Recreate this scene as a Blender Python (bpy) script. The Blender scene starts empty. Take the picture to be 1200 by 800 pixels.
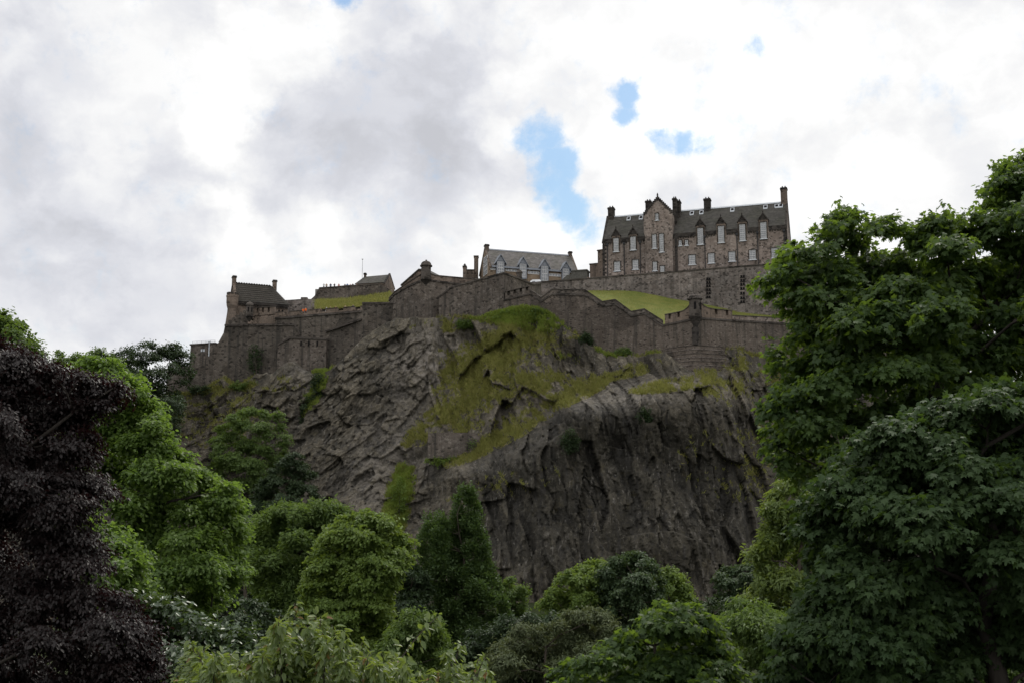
import bpy, bmesh, math, random
import numpy as np
from mathutils import Vector, Matrix

S = bpy.context.scene
COL = S.collection
R = math.radians
random.seed(7)
rng = np.random.default_rng(11)

# ------------------------------------------------------------------ camera
FPX = 1370.0
PITCH = math.atan(240 / FPX)
cam_d = bpy.data.cameras.new('camera')
cam = bpy.data.objects.new('camera', cam_d)
COL.objects.link(cam)
cam_d.sensor_width = 36
cam_d.lens = 36 * FPX / 1200
cam_d.clip_start = 0.1
cam_d.clip_end = 20000
cam.location = (0, 0, 0)
cam.rotation_euler = (math.pi / 2 + PITCH, 0, 0)
S.camera = cam
S.view_settings.view_transform = 'Standard'
S.view_settings.look = 'None'
S.view_settings.exposure = 0.0
S.view_settings.gamma = 1.0
S.view_settings.use_curve_mapping = False
S.cycles.max_bounces = 6
S.cycles.diffuse_bounces = 3
S.cycles.glossy_bounces = 2
S.cycles.transmission_bounces = 4
S.cycles.use_denoising = True

CP, SP = math.cos(PITCH), math.sin(PITCH)


def ray(px, py):
    u, v = (px - 600) / FPX, (400 - py) / FPX
    return Vector((u, CP - v * SP, SP + v * CP))


def P(px, py, Y):
    """world point at depth Y (metres along +y) that the photograph shows at pixel (px, py)"""
    d = ray(px, py)
    return d * (Y / d.y)


# ------------------------------------------------------------------ node helpers
class NT:
    def __init__(self, tree):
        self.t = tree
        self.n = tree.nodes
        self.l = tree.links

    def new(self, typ, **kw):
        nd = self.n.new(typ)
        for k, v in kw.items():
            setattr(nd, k, v)
        return nd

    def put(self, sock, v):
        if hasattr(v, 'links') or isinstance(v, bpy.types.NodeSocket):
            self.l.new(v, sock)
        else:
            sock.default_value = v

    def math(self, op, a, b=None, clamp=False):
        nd = self.new('ShaderNodeMath', operation=op, use_clamp=clamp)
        self.put(nd.inputs[0], a)
        if b is not None:
            self.put(nd.inputs[1], b)
        return nd.outputs[0]

    def vmath(self, op, a, b=None, scale=None):
        nd = self.new('ShaderNodeVectorMath', operation=op)
        self.put(nd.inputs[0], a)
        if b is not None:
            self.put(nd.inputs[1], b)
        if scale is not None:
            self.put(nd.inputs['Scale'], scale)
        return nd.outputs['Value'] if op in ('DISTANCE', 'DOT_PRODUCT', 'LENGTH') else nd.outputs['Vector']

    def maprange(self, v, a, b, c=0.0, d=1.0, smooth=True):
        nd = self.new('ShaderNodeMapRange')
        nd.interpolation_type = 'SMOOTHSTEP' if smooth else 'LINEAR'
        self.put(nd.inputs[0], v)
        for i, x in zip((1, 2, 3, 4), (a, b, c, d)):
            nd.inputs[i].default_value = x
        return nd.outputs[0]

    def noise(self, vec, scale, detail=4.0, rough=0.55, out=0, dist=0.0):
        nd = self.new('ShaderNodeTexNoise')
        if vec is not None:
            self.put(nd.inputs['Vector'], vec)
        nd.inputs['Scale'].default_value = scale
        nd.inputs['Detail'].default_value = detail
        nd.inputs['Roughness'].default_value = rough
        nd.inputs['Distortion'].default_value = dist
        return nd.outputs[out]

    def voronoi(self, vec, scale, feature='F1', out='Color', rnd=1.0):
        nd = self.new('ShaderNodeTexVoronoi', feature=feature)
        self.put(nd.inputs['Vector'], vec)
        nd.inputs['Scale'].default_value = scale
        nd.inputs['Randomness'].default_value = rnd
        return nd.outputs[out]

    def mix(self, f, a, b, mode='MIX'):
        nd = self.new('ShaderNodeMix', data_type='RGBA', blend_type=mode)
        self.put(nd.inputs[0], f)
        self.put(nd.inputs[6], a if not isinstance(a, tuple) else (*a[:3], 1))
        self.put(nd.inputs[7], b if not isinstance(b, tuple) else (*b[:3], 1))
        return nd.outputs[2]

    def scale_vec(self, vec, s, rot=None):
        nd = self.new('ShaderNodeMapping')
        self.put(nd.inputs['Vector'], vec)
        nd.inputs['Scale'].default_value = s
        if rot:
            nd.inputs['Rotation'].default_value = rot
        return nd.outputs[0]


# ------------------------------------------------------------------ world: broken cloud over blue
SUN_EL, SUN_AZ = R(52), R(24)          # azimuth measured from +y towards +x
W = bpy.data.worlds.new('World')
S.world = W
W.use_nodes = True
w = NT(W.node_tree)
w.n.clear()
wout = w.new('ShaderNodeOutputWorld')
bg = w.new('ShaderNodeBackground')
w.l.new(bg.outputs[0], wout.inputs[0])
tc = w.new('ShaderNodeTexCoord')
DIR = w.vmath('NORMALIZE', tc.outputs['Generated'])
sky = w.new('ShaderNodeTexSky', sky_type='NISHITA')
sky.sun_disc = False
sky.sun_elevation = SUN_EL
sky.sun_rotation = SUN_AZ
sky.air_density = 1.6
sky.dust_density = 0.5
sky.ozone_density = 2.5
warp = w.vmath('SUBTRACT', w.noise(DIR, 4.5, 8.0, 0.6, out=1), (0.5, 0.5, 0.5))
DW = w.vmath('ADD', DIR, w.vmath('SCALE', warp, scale=0.24))
warp2 = w.noise(DIR, 13.0, 7.0, 0.62, out=1)
DW2 = w.vmath('ADD', DIR, w.vmath('SCALE', w.vmath('SUBTRACT', warp2, (0.5, 0.5, 0.5)), scale=0.06))


def sdir(px, py):
    return tuple(ray(px, py).normalized())


def blob(px, py, rin, rout, wgt, vec=None):
    dd = w.vmath('DISTANCE', vec if vec is not None else DW, sdir(px, py))
    return w.maprange(dd, rout / FPX, rin / FPX, 0.0, wgt)


# broad cloud brightness
flat = w.scale_vec(DIR, (1.0, 1.0, 1.35))
n1 = w.noise(w.vmath('ADD', flat, w.vmath('SCALE', warp, scale=0.10)), 4.2, 9.0, 0.55)
n2 = w.noise(w.vmath('ADD', flat, w.vmath('SCALE', warp, scale=0.08)), 12.0, 8.0, 0.58)
bright = w.maprange(n1, 0.41, 0.59, 0.81, 1.0)
bright = w.math('ADD', bright, w.maprange(n2, 0.38, 0.62, -0.06, 0.06))
for args in [
    (440, 140, 30, 240, -0.09), (350, 190, 10, 150, -0.08), (530, 200, 10, 110, -0.10), (90, 120, 10, 260, -0.09), (60, 230, 10, 120, -0.05), (130, 290, 10, 120, -0.07),
    (60, 330, 10, 120, -0.05), (872, 222, 10, 62, -0.26), (1060, 95, 10, 120, -0.10), (560, 20, 10, 110, -0.09), (30, 30, 10, 160, -0.08),
    (340, 50, 10, 95, 0.20), (255, 110, 10, 60, 0.22), (235, 165, 5, 55, 0.22), (255, 265, 10, 60, 0.22), (80, 270, 5, 50, 0.10), (400, 320, 10, 130, 0.08), (600, 280, 10, 110, 0.16),
    (660, 90, 10, 130, 0.12), (960, 160, 20, 240, 0.13), (1120, 240, 20, 220, 0.12), (800, 60, 20, 140, 0.14), (590, 150, 10, 50, 0.14), (440, 50, 10, 50, 0.12),
]:
    bright = w.math('ADD', bright, blob(*args))
bright = w.math('MAXIMUM', bright, 0.60)
# unseen cloud behind the viewer and overhead is brightened to fill the near faces
sep = w.new('ShaderNodeSeparateXYZ')
w.l.new(DIR, sep.inputs[0])
north = w.maprange(sep.outputs[1], -0.2, 0.55, 1.4, 1.0)
zen = w.maprange(sep.outputs[2], 0.50, 0.95, 1.0, 1.45)
bright = w.math('MULTIPLY', w.math('MULTIPLY', bright, north), zen)
tint = w.mix(w.maprange(bright, 0.7, 1.0), (0.955, 0.972, 1.045), (1.0, 1.0, 1.0))
cl = w.new('ShaderNodeVectorMath', operation='SCALE')
w.l.new(tint, cl.inputs[0])
w.put(cl.inputs['Scale'], bright)
# holes through which the blue shows
hole = None
for args in [(630, 165, 14, 46, 1.0), (645, 205, 14, 46, 1.0), (662, 242, 8, 38, .9), (682, 264, 4, 30, .7), (737, 105, 5, 27, 1.0), (735, 130, 5, 26, .85), (780, 164, 5, 26, .85),
             (805, 169, 5, 26, .85), (826, 180, 4, 22, .8), (875, 52, 3, 28, .6), (410, -6, 6, 30, .95), (696, 235, 2, 30, .35),
             (225, 225, 2, 40, .2)]:
    b = blob(*args, vec=DW2)
    hole = b if hole is None else w.math('MAXIMUM', hole, b)
rag = w.noise(w.vmath('ADD', DIR, w.vmath('SCALE', warp2, scale=0.03)), 26.0, 9.0, 0.68)
hole = w.maprange(w.math('ADD', hole, w.maprange(rag, 0.3, 0.7, -0.42, 0.42, smooth=False)), 0.05, 1.05)
skyc = w.new('ShaderNodeVectorMath', operation='SCALE')
w.l.new(sky.outputs[0], skyc.inputs[0])
skyc.inputs['Scale'].default_value = 1.08
SKY_STRENGTH = 0.1
clb = w.vmath('SCALE', cl.outputs[0], scale=1.0 / SKY_STRENGTH)
fin = w.mix(w.math('MULTIPLY', hole, 0.88), clb, w.mix(1.0, skyc.outputs[0], (0.86, 0.98, 1.07), 'MULTIPLY'))
w.l.new(fin, bg.inputs[0])
bg.inputs[1].default_value = SKY_STRENGTH

# ------------------------------------------------------------------ sun, softened by the cloud
sl = bpy.data.lights.new('sun', 'SUN')
sl.energy = 1.9
sl.angle = R(12)
sl.color = (1.0, 0.95, 0.86)
sun = bpy.data.objects.new('sun', sl)
COL.objects.link(sun)
sdv = Vector((math.sin(SUN_AZ) * math.cos(SUN_EL), math.cos(SUN_AZ) * math.cos(SUN_EL), math.sin(SUN_EL)))
sun.rotation_euler = sdv.to_track_quat('Z', 'Y').to_euler()
sun.location = sdv * 300


# ------------------------------------------------------------------ materials
def mat(name):
    m = bpy.data.materials.new(name)
    m.use_nodes = True
    t = NT(m.node_tree)
    b = t.n['Principled BSDF']
    return m, t, b


def plain(name, col, rough=0.7, spec=0.3, metal=0.0, var=0.25, scale=3.0):
    m, t, b = mat(name)
    g = t.new('ShaderNodeTexCoord')
    n = t.noise(g.outputs['Object'], scale, 5.0, 0.6)
    c = t.mix(t.maprange(n, 0.3, 0.7), tuple(x * (1 - var) for x in col), tuple(min(1, x * (1 + var)) for x in col))
    t.l.new(c, b.inputs['Base Color'])
    b.inputs['Roughness'].default_value = rough
    b.inputs['Specular IOR Level'].default_value = spec
    b.inputs['Metallic'].default_value = metal
    return m


def masonry(name, tones, stone=1.6, streak=0.5, dark_frac=0.12, flat=1.7, stain=(0.03, 0.028, 0.025), bump=0.35, big=0.5):
    """rubble masonry: every stone its own tone, mortar, rain streaks and soot"""
    m, t, b = mat(name)
    g = t.new('ShaderNodeTexCoord').outputs['Object']
    jit = t.vmath('ADD', g, t.vmath('SCALE', t.noise(g, 1.2, 3.0, 0.6, out=1), scale=0.35))
    sv = t.scale_vec(jit, (1, 1, flat))
    cell = t.voronoi(sv, stone)
    sp = t.new('ShaderNodeSeparateColor')
    t.l.new(cell, sp.inputs[0])
    ramp = t.new('ShaderNodeValToRGB')
    els = ramp.color_ramp.elements
    while len(els) < len(tones):
        els.new(0.5)
    for i, c in enumerate(tones):
        els[i].position = i / max(1, len(tones) - 1)
        els[i].color = (*c, 1)
    t.l.new(sp.outputs[0], ramp.inputs[0])
    c = ramp.outputs[0]
    dk = t.math('LESS_THAN', sp.outputs[1], dark_frac)
    c = t.mix(t.math('MULTIPLY', dk, 0.75), c, tuple(x * 0.3 for x in tones[0]))
    # big patches of repair and weathering
    bigc = t.voronoi(t.vmath('ADD', g, t.vmath('SCALE', t.noise(g, 0.3, 4.0, 0.6, out=1), scale=3.0)), 0.16)
    sb = t.new('ShaderNodeSeparateColor')
    t.l.new(bigc, sb.inputs[0])
    c = t.mix(big, c, t.mix(1.0, c, t.mix(sb.outputs[0], (0.52, 0.51, 0.51), (1.32, 1.28, 1.25)), 'MULTIPLY'))
    n = t.noise(g, 0.45, 7.0, 0.62)
    c = t.mix(t.maprange(n, 0.35, 0.7), c, t.mix(1.0, c, (0.72, 0.7, 0.68), 'MULTIPLY'))
    st = t.noise(t.scale_vec(g, (1.1, 1.1, 0.06)), 1.0, 6.0, 0.65)
    c = t.mix(t.math('MULTIPLY', t.maprange(st, 0.46, 0.70), streak), c, stain)
    fine = t.noise(g, 6.0, 6.0, 0.7)
    c = t.mix(0.35, c, t.mix(1.0, c, t.mix(fine, (0.5, 0.5, 0.5), (1.5, 1.5, 1.5)), 'MULTIPLY'))
    t.l.new(c, b.inputs['Base Color'])
    b.inputs['Roughness'].default_value = 0.92
    b.inputs['Specular IOR Level'].default_value = 0.15
    edge = t.voronoi(sv, stone, feature='DISTANCE_TO_EDGE', out='Distance')
    h = t.math('ADD', t.maprange(edge, 0.0, 0.16), t.math('MULTIPLY', sp.outputs[2], 0.5))
    bp = t.new('ShaderNodeBump')
    bp.inputs['Strength'].default_value = bump
    bp.inputs['Distance'].default_value = 0.25
    t.l.new(h, bp.inputs['Height'])
    t.l.new(bp.outputs[0], b.inputs['Normal'])
    return m


M = {}
M['pink_stone'] = masonry('pink_rubble_stone', [(0.185, 0.156, 0.137), (0.262, 0.218, 0.192), (0.216, 0.18, 0.158), (0.32, 0.276, 0.248)], stone=2.3, streak=0.35, dark_frac=0.13, flat=1.3)
M['wall_stone'] = masonry('weathered_rubble_stone', [(0.080, 0.070, 0.060), (0.122, 0.104, 0.089), (0.097, 0.083, 0.072), (0.145, 0.126, 0.110), (0.105, 0.089, 0.077), (0.18, 0.16, 0.14)], stone=2.2, streak=0.75, dark_frac=0.09, flat=1.25)
M['dark_stone'] = masonry('dark_rubble_stone', [(0.075, 0.067, 0.058), (0.110, 0.097, 0.083), (0.088, 0.078, 0.068), (0.135, 0.119, 0.103)], stone=1.7, streak=0.9, dark_frac=0.10, flat=1.5, big=0.9)
M['brown_wall'] = masonry('brown_coursed_stone', [(0.092, 0.078, 0.067), (0.125, 0.106, 0.091), (0.105, 0.089, 0.076), (0.165, 0.144, 0.125)], stone=2.6, streak=0.7, dark_frac=0.07, flat=1.7, big=0.8)
M['grey_stone'] = masonry('grey_rubble_stone', [(0.13, 0.115, 0.105), (0.19, 0.165, 0.15), (0.23, 0.205, 0.19), (0.14, 0.125, 0.115)], stone=2.0, streak=0.5, dark_frac=0.12, flat=1.4)
M['tan_stone'] = masonry('tan_ashlar_stone', [(0.21, 0.16, 0.115), (0.26, 0.20, 0.145), (0.23, 0.18, 0.13)], stone=1.2, streak=0.3, dark_frac=0.04, flat=2.2)
M['brown_stone'] = masonry('brown_sandstone', [(0.135, 0.108, 0.088), (0.19, 0.15, 0.122), (0.15, 0.122, 0.102)], stone=2.0, streak=0.5, dark_frac=0.08, flat=1.3)
M['soot_stone'] = masonry('sooty_dressed_stone', [(0.035, 0.032, 0.03), (0.06, 0.053, 0.048), (0.045, 0.04, 0.037)], stone=1.2, streak=0.4, dark_frac=0.2)
M['coping'] = masonry('dark_coping_stone', [(0.06, 0.053, 0.047), (0.10, 0.088, 0.078), (0.075, 0.066, 0.06)], stone=1.0, streak=0.35, dark_frac=0.15)


def roof_mat(name, col, row=2.6, var=0.3):
    m, t, b = mat(name)
    g = t.new('ShaderNodeTexCoord').outputs['Object']
    sv = t.scale_vec(g, (1.2, 1.2, row))
    cell = t.voronoi(sv, 1.3)
    sp = t.new('ShaderNodeSeparateColor')
    t.l.new(cell, sp.inputs[0])
    c = t.mix(sp.outputs[0], tuple(x * (1 - var) for x in col), tuple(x * (1 + var) for x in col))
    n = t.noise(g, 0.35, 6.0, 0.65)
    c = t.mix(t.maprange(n, 0.35, 0.7), c, t.mix(1.0, c, (0.75, 0.78, 0.68), 'MULTIPLY'))
    st = t.noise(t.scale_vec(g, (1.6, 1.6, 0.12)), 1.0, 5.0, 0.6)
    c = t.mix(t.math('MULTIPLY', t.maprange(st, 0.5, 0.75), 0.4), c, tuple(x * 0.5 for x in col))
    t.l.new(c, b.inputs['Base Color'])
    b.inputs['Roughness'].default_value = 0.8
    b.inputs['Specular IOR Level'].default_value = 0.2
    bp = t.new('ShaderNodeBump')
    bp.inputs['Strength'].default_value = 0.3
    bp.inputs['Distance'].default_value = 0.08
    t.l.new(sp.outputs[1], bp.inputs['Height'])
    t.l.new(bp.outputs[0], b.inputs['Normal'])
    return m


M['slate'] = roof_mat('dark_slate', (0.054, 0.050, 0.045))
M['grey_slate'] = roof_mat('grey_slate', (0.098, 0.090, 0.088), var=0.35)
M['tile'] = roof_mat('dark_stone_tile', (0.027, 0.024, 0.021), var=0.4)
M['tile_row'] = plain('worn_tile_edge', (0.055, 0.048, 0.04), 0.9, 0.1)
M['white'] = plain('white_window_paint', (0.50, 0.50, 0.495), 0.5, 0.3, var=0.08)
M['lead'] = plain('pale_lead_flashing', (0.42, 0.44, 0.47), 0.6, 0.3, var=0.12)
M['zinc'] = plain('blue_grey_zinc', (0.19, 0.205, 0.235), 0.55, 0.4, var=0.12)
M['pipe'] = plain('black_iron_pipe', (0.02, 0.02, 0.021), 0.6, 0.3)
M['shade'] = plain('opening_shade', (0.012, 0.011, 0.011), 0.9, 0.05)  # near-black colour stands for the shade inside slits and slots
M['black_metal'] = plain('galvanised_steel', (0.35, 0.36, 0.37), 0.5, 0.4)
M['vehicle_white'] = plain('white_vehicle_paint', (0.75, 0.77, 0.8), 0.25, 0.5, var=0.03)
M['canvas'] = plain('olive_grey_canvas', (0.085, 0.082, 0.072), 0.9, 0.1)
M['rubber'] = plain('tyre_rubber', (0.02, 0.02, 0.02), 0.9, 0.1)


def glass_mat():
    m, t, b = mat('window_glass')
    g = t.new('ShaderNodeTexCoord').outputs['Object']
    n = t.noise(g, 0.8, 2.0, 0.5)
    c = t.mix(n, (0.06, 0.065, 0.075), (0.26, 0.27, 0.29))
    t.l.new(c, b.inputs['Base Color'])
    b.inputs['Roughness'].default_value = 0.12
    b.inputs['Specular IOR Level'].default_value = 0.8
    return m


M['glass'] = glass_mat()


def grass_mat(name, a, bcol, dry):
    m, t, b = mat(name)
    g = t.new('ShaderNodeTexCoord').outputs['Object']
    n = t.noise(g, 0.25, 6.0, 0.6)
    c = t.mix(t.maprange(n, 0.35, 0.65), a, bcol)
    n3 = t.noise(g, 0.9, 6.0, 0.7)
    c = t.mix(t.maprange(n3, 0.52, 0.75), c, dry)
    n2 = t.noise(t.scale_vec(g, (1, 1, .4)), 4.0, 5.0, 0.7)
    c = t.mix(0.5, c, t.mix(1.0, c, t.mix(n2, (0.4, 0.4, 0.4), (1.6, 1.6, 1.6)), 'MULTIPLY'))
    t.l.new(c, b.inputs['Base Color'])
    b.inputs['Roughness'].default_value = 0.95
    b.inputs['Specular IOR Level'].default_value = 0.1
    bp = t.new('ShaderNodeBump')
    bp.inputs['Strength'].default_value = 0.6
    bp.inputs['Distance'].default_value = 0.3
    t.l.new(n2, bp.inputs['Height'])
    t.l.new(bp.outputs[0], b.inputs['Normal'])
    return m


M['lawn'] = grass_mat('bank_grass', (0.085, 0.105, 0.022), (0.125, 0.130, 0.032), (0.15, 0.13, 0.05))
M['rough_grass'] = grass_mat('rough_grass', (0.075, 0.082, 0.022), (0.10, 0.098, 0.03), (0.13, 0.108, 0.045))
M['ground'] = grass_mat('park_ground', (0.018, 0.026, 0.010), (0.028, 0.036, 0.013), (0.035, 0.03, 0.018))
M['paving'] = plain('stone_paving', (0.2, 0.19, 0.175), 0.9, 0.2)


def bark(name, col):
    m, t, b = mat(name)
    g = t.new('ShaderNodeTexCoord').outputs['Object']
    n = t.noise(t.scale_vec(g, (6, 6, 1.2)), 1.5, 6.0, 0.65)
    c = t.mix(n, tuple(x * 0.5 for x in col), tuple(x * 1.5 for x in col))
    t.l.new(c, b.inputs['Base Color'])
    b.inputs['Roughness'].default_value = 0.95
    b.inputs['Specular IOR Level'].default_value = 0.1
    bp = t.new('ShaderNodeBump')
    bp.inputs['Strength'].default_value = 0.6
    bp.inputs['Distance'].default_value = 0.05
    t.l.new(n, bp.inputs['Height'])
    t.l.new(bp.outputs[0], b.inputs['Normal'])
    return m


M['bark'] = bark('grey_brown_bark', (0.06, 0.05, 0.04))
M['bark_dark'] = bark('dark_bark', (0.035, 0.03, 0.026))


def leafmat(name, c0, c1, trans, tf=0.35, rough=0.5, spec=0.3, odd=None):
    """leaf: colour drawn per leaf from c0..c1 (attribute 'tone'), light passes through it"""
    m, t, b = mat(name)
    at = t.new('ShaderNodeAttribute', attribute_name='tone')
    c = t.mix(at.outputs['Fac'], c0, c1)
    if odd:
        c = t.mix(t.math('GREATER_THAN', at.outputs['Fac'], odd[1]), c, odd[0])
    t.l.new(c, b.inputs['Base Color'])
    b.inputs['Roughness'].default_value = rough
    b.inputs['Specular IOR Level'].default_value = spec
    tr = t.new('ShaderNodeBsdfTranslucent')
    tcol = t.mix(at.outputs['Fac'], tuple(x * 0.75 for x in trans), trans)
    t.l.new(tcol, tr.inputs[0])
    mx = t.new('ShaderNodeMixShader')
    mx.inputs[0].default_value = tf
    t.l.new(b.outputs[0], mx.inputs[1])
    t.l.new(tr.outputs[0], mx.inputs[2])
    t.l.new(mx.outputs[0], t.n['Material Output'].inputs[0])
    return m


M['maple'] = leafmat('maple_leaf', (0.027, 0.054, 0.019), (0.057, 0.094, 0.025), (0.21, 0.32, 0.033), 0.44, 0.58, 0.28)
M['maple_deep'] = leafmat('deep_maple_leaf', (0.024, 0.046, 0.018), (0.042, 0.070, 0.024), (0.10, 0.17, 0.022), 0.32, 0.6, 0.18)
M['beech'] = leafmat('copper_beech_leaf', (0.0065, 0.0042, 0.0042), (0.015, 0.0085, 0.008), (0.05, 0.012, 0.012), 0.18, 0.5, 0.3)
M['lime'] = leafmat('lime_leaf', (0.060, 0.105, 0.026), (0.106, 0.155, 0.036), (0.25, 0.39, 0.05), 0.44, 0.5, 0.3)
M['cherry'] = leafmat('cherry_leaf', (0.07, 0.108, 0.032), (0.12, 0.158, 0.048), (0.26, 0.34, 0.05), 0.38, 0.42, 0.4, odd=((0.16, 0.075, 0.03), 0.965))
M['laurel'] = leafmat('laurel_leaf', (0.035, 0.06, 0.026), (0.06, 0.095, 0.04), (0.12, 0.18, 0.03), 0.25, 0.35, 0.5)
M['green'] = leafmat('mid_green_leaf', (0.052, 0.088, 0.024), (0.088, 0.132, 0.033), (0.20, 0.30, 0.04), 0.35, 0.55, 0.25)
M['yellow_green'] = leafmat('yellow_green_leaf', (0.068, 0.112, 0.024), (0.112, 0.16, 0.034), (0.26, 0.36, 0.04), 0.35, 0.55, 0.25)
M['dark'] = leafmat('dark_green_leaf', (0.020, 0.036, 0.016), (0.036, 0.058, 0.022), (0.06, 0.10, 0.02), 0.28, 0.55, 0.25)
M['blue_green'] = leafmat('blue_green_leaf', (0.030, 0.052, 0.024), (0.05, 0.078, 0.032), (0.09, 0.14, 0.03), 0.3, 0.55, 0.25)
M['conifer'] = leafmat('deep_green_leaf', (0.036, 0.064, 0.022), (0.060, 0.096, 0.030), (0.11, 0.18, 0.03), 0.32, 0.55, 0.2)
M['olive'] = leafmat('grey_olive_leaf', (0.06, 0.08, 0.036), (0.10, 0.122, 0.058), (0.14, 0.16, 0.05), 0.3, 0.6, 0.25)
M['ash'] = leafmat('ash_leaf', (0.065, 0.10, 0.028), (0.115, 0.155, 0.042), (0.27, 0.35, 0.05), 0.42, 0.5, 0.3)
M['blade'] = leafmat('grass_blade', (0.122, 0.138, 0.034), (0.20, 0.18, 0.058), (0.27, 0.28, 0.065), 0.3, 0.8, 0.1)
M['blade_lush'] = leafmat('lush_blade', (0.105, 0.15, 0.028), (0.16, 0.20, 0.04), (0.30, 0.38, 0.05), 0.35, 0.8, 0.1)


# ------------------------------------------------------------------ object helpers
def tag(o, label=None, cat=None, group=None, kind=None):
    for k, v in (('label', label), ('category', cat), ('group', group), ('kind', kind)):
        if v:
            o[k] = v
    return o


def empty(name, loc, label, cat, group=None):
    o = bpy.data.objects.new(name, None)
    o.empty_display_size = 0.5
    o.location = loc
    COL.objects.link(o)
    return tag(o, label, cat, group)


def base_of(parent):
    v = Vector((0, 0, 0))
    while parent is not None:
        v += parent.location
        parent = parent.parent
    return v


class Frame:
    """a wall plane: s runs along it, t runs back from its face, h is up"""

    def __init__(self, A, B, z=None):
        A, B = Vector(A), Vector(B)
        self.O = Vector((A.x, A.y, A.z if z is None else z))
        d = Vector((B.x - A.x, B.y - A.y, 0))
        self.L = d.length
        self.d = d.normalized()
        self.b = Vector((-self.d.y, self.d.x, 0))

    def pt(self, s, t, h):
        return self.O + self.d * s + self.b * t + Vector((0, 0, h))

    def px(self, px, py, t=0.0):
        r = ray(px, py)
        k = (self.O + self.b * t).dot(self.b) / r.dot(self.b)
        q = r * k - self.O
        return q.dot(self.d), q.z


class MB:
    def __init__(self):
        self.v = []
        self.f = []
        self.mi = []
        self.cur = 0

    def add(self, vs, fs):
        o = len(self.v)
        self.v += [tuple(x) for x in vs]
        self.f += [tuple(i + o for i in f) for f in fs]
        self.mi += [self.cur] * len(fs)

    def hexa(self, p):
        self.add(p, [(0, 3, 2, 1), (4, 5, 6, 7), (0, 1, 5, 4), (1, 2, 6, 5), (2, 3, 7, 6), (3, 0, 4, 7)])

    def box(self, F, s0, s1, t0, t1, h0, h1):
        self.hexa([F.pt(s0, t0, h0), F.pt(s1, t0, h0), F.pt(s1, t1, h0), F.pt(s0, t1, h0),
                   F.pt(s0, t0, h1), F.pt(s1, t0, h1), F.pt(s1, t1, h1), F.pt(s0, t1, h1)])

    def prism(self, F, poly, t0, t1):
        """polygon in (s, h) of the frame, run from t0 back to t1"""
        n = len(poly)
        vs = [F.pt(s, t0, h) for s, h in poly] + [F.pt(s, t1, h) for s, h in poly]
        fs = [tuple(range(n)), tuple(range(2 * n - 1, n - 1, -1))]
        fs += [(i, i + n, (i + 1) % n + n, (i + 1) % n) for i in range(n)]
        self.add(vs, fs)

    def prism_s(self, F, poly, s0, s1):
        """polygon in (t, h), run along s"""
        n = len(poly)
        vs = [F.pt(s0, t, h) for t, h in poly] + [F.pt(s1, t, h) for t, h in poly]
        fs = [tuple(range(n - 1, -1, -1)), tuple(range(n, 2 * n))]
        fs += [(i, (i + 1) % n, (i + 1) % n + n, i + n) for i in range(n)]
        self.add(vs, fs)

    def lathe(self, c, prof, n=14, a0=0.0):
        """profile [(radius, z)] turned about the vertical through c"""
        c = Vector(c)
        vs = []
        for r, z in prof:
            for k in range(n):
                a = a0 + 2 * math.pi * k / n
                vs.append(c + Vector((r * math.cos(a), r * math.sin(a), z)))
        fs = []
        for j in range(len(prof) - 1):
            for k in range(n):
                k2 = (k + 1) % n
                fs.append((j * n + k, j * n + k2, (j + 1) * n + k2, (j + 1) * n + k))
        fs.append(tuple(range(n - 1, -1, -1)))
        fs.append(tuple((len(prof) - 1) * n + k for k in range(n)))
        self.add(vs, fs)

    def tube(self, pts, rads, n=7):
        pts = [Vector(p) for p in pts]
        vs = []
        for i, p in enumerate(pts):
            d = (pts[min(i + 1, len(pts) - 1)] - pts[max(i - 1, 0)])
            d = d.normalized() if d.length > 1e-9 else Vector((0, 0, 1))
            a = d.cross(Vector((0.13, 0.97, 0.2)))
            if a.length < 0.05:
                a = d.cross(Vector((1, 0, 0)))
            a.normalize()
            b = d.cross(a)
            for k in range(n):
                an = 2 * math.pi * k / n
                vs.append(p + (a * math.cos(an) + b * math.sin(an)) * rads[i])
        fs = []
        for j in range(len(pts) - 1):
            for k in range(n):
                k2 = (k + 1) % n
                fs.append((j * n + k, j * n + k2, (j + 1) * n + k2, (j + 1) * n + k))
        fs.append(tuple(range(n - 1, -1, -1)))
        fs.append(tuple((len(pts) - 1) * n + k for k in range(n)))
        self.add(vs, fs)

    def build(self, name, material, parent=None, smooth=False, at=None):
        off = base_of(parent) if parent is not None else Vector(at if at is not None else (0, 0, 0))
        me = bpy.data.meshes.new(name)
        me.from_pydata([(x - off.x, y - off.y, z - off.z) for x, y, z in self.v], [], self.f)
        mats = material if isinstance(material, (list, tuple)) else [material]
        for m in mats:
            me.materials.append(m)
        if len(mats) > 1:
            me.polygons.foreach_set('material_index', self.mi)
        bm = bmesh.new()
        bm.from_mesh(me)
        bmesh.ops.recalc_face_normals(bm, faces=bm.faces)
        bm.to_mesh(me)
        bm.free()
        if smooth:
            me.polygons.foreach_set('use_smooth', [True] * len(me.polygons))
        o = bpy.data.objects.new(name, me)
        COL.objects.link(o)
        if parent is not None:
            o.parent = parent
        elif at is not None:
            o.location = at
        return o


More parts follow.
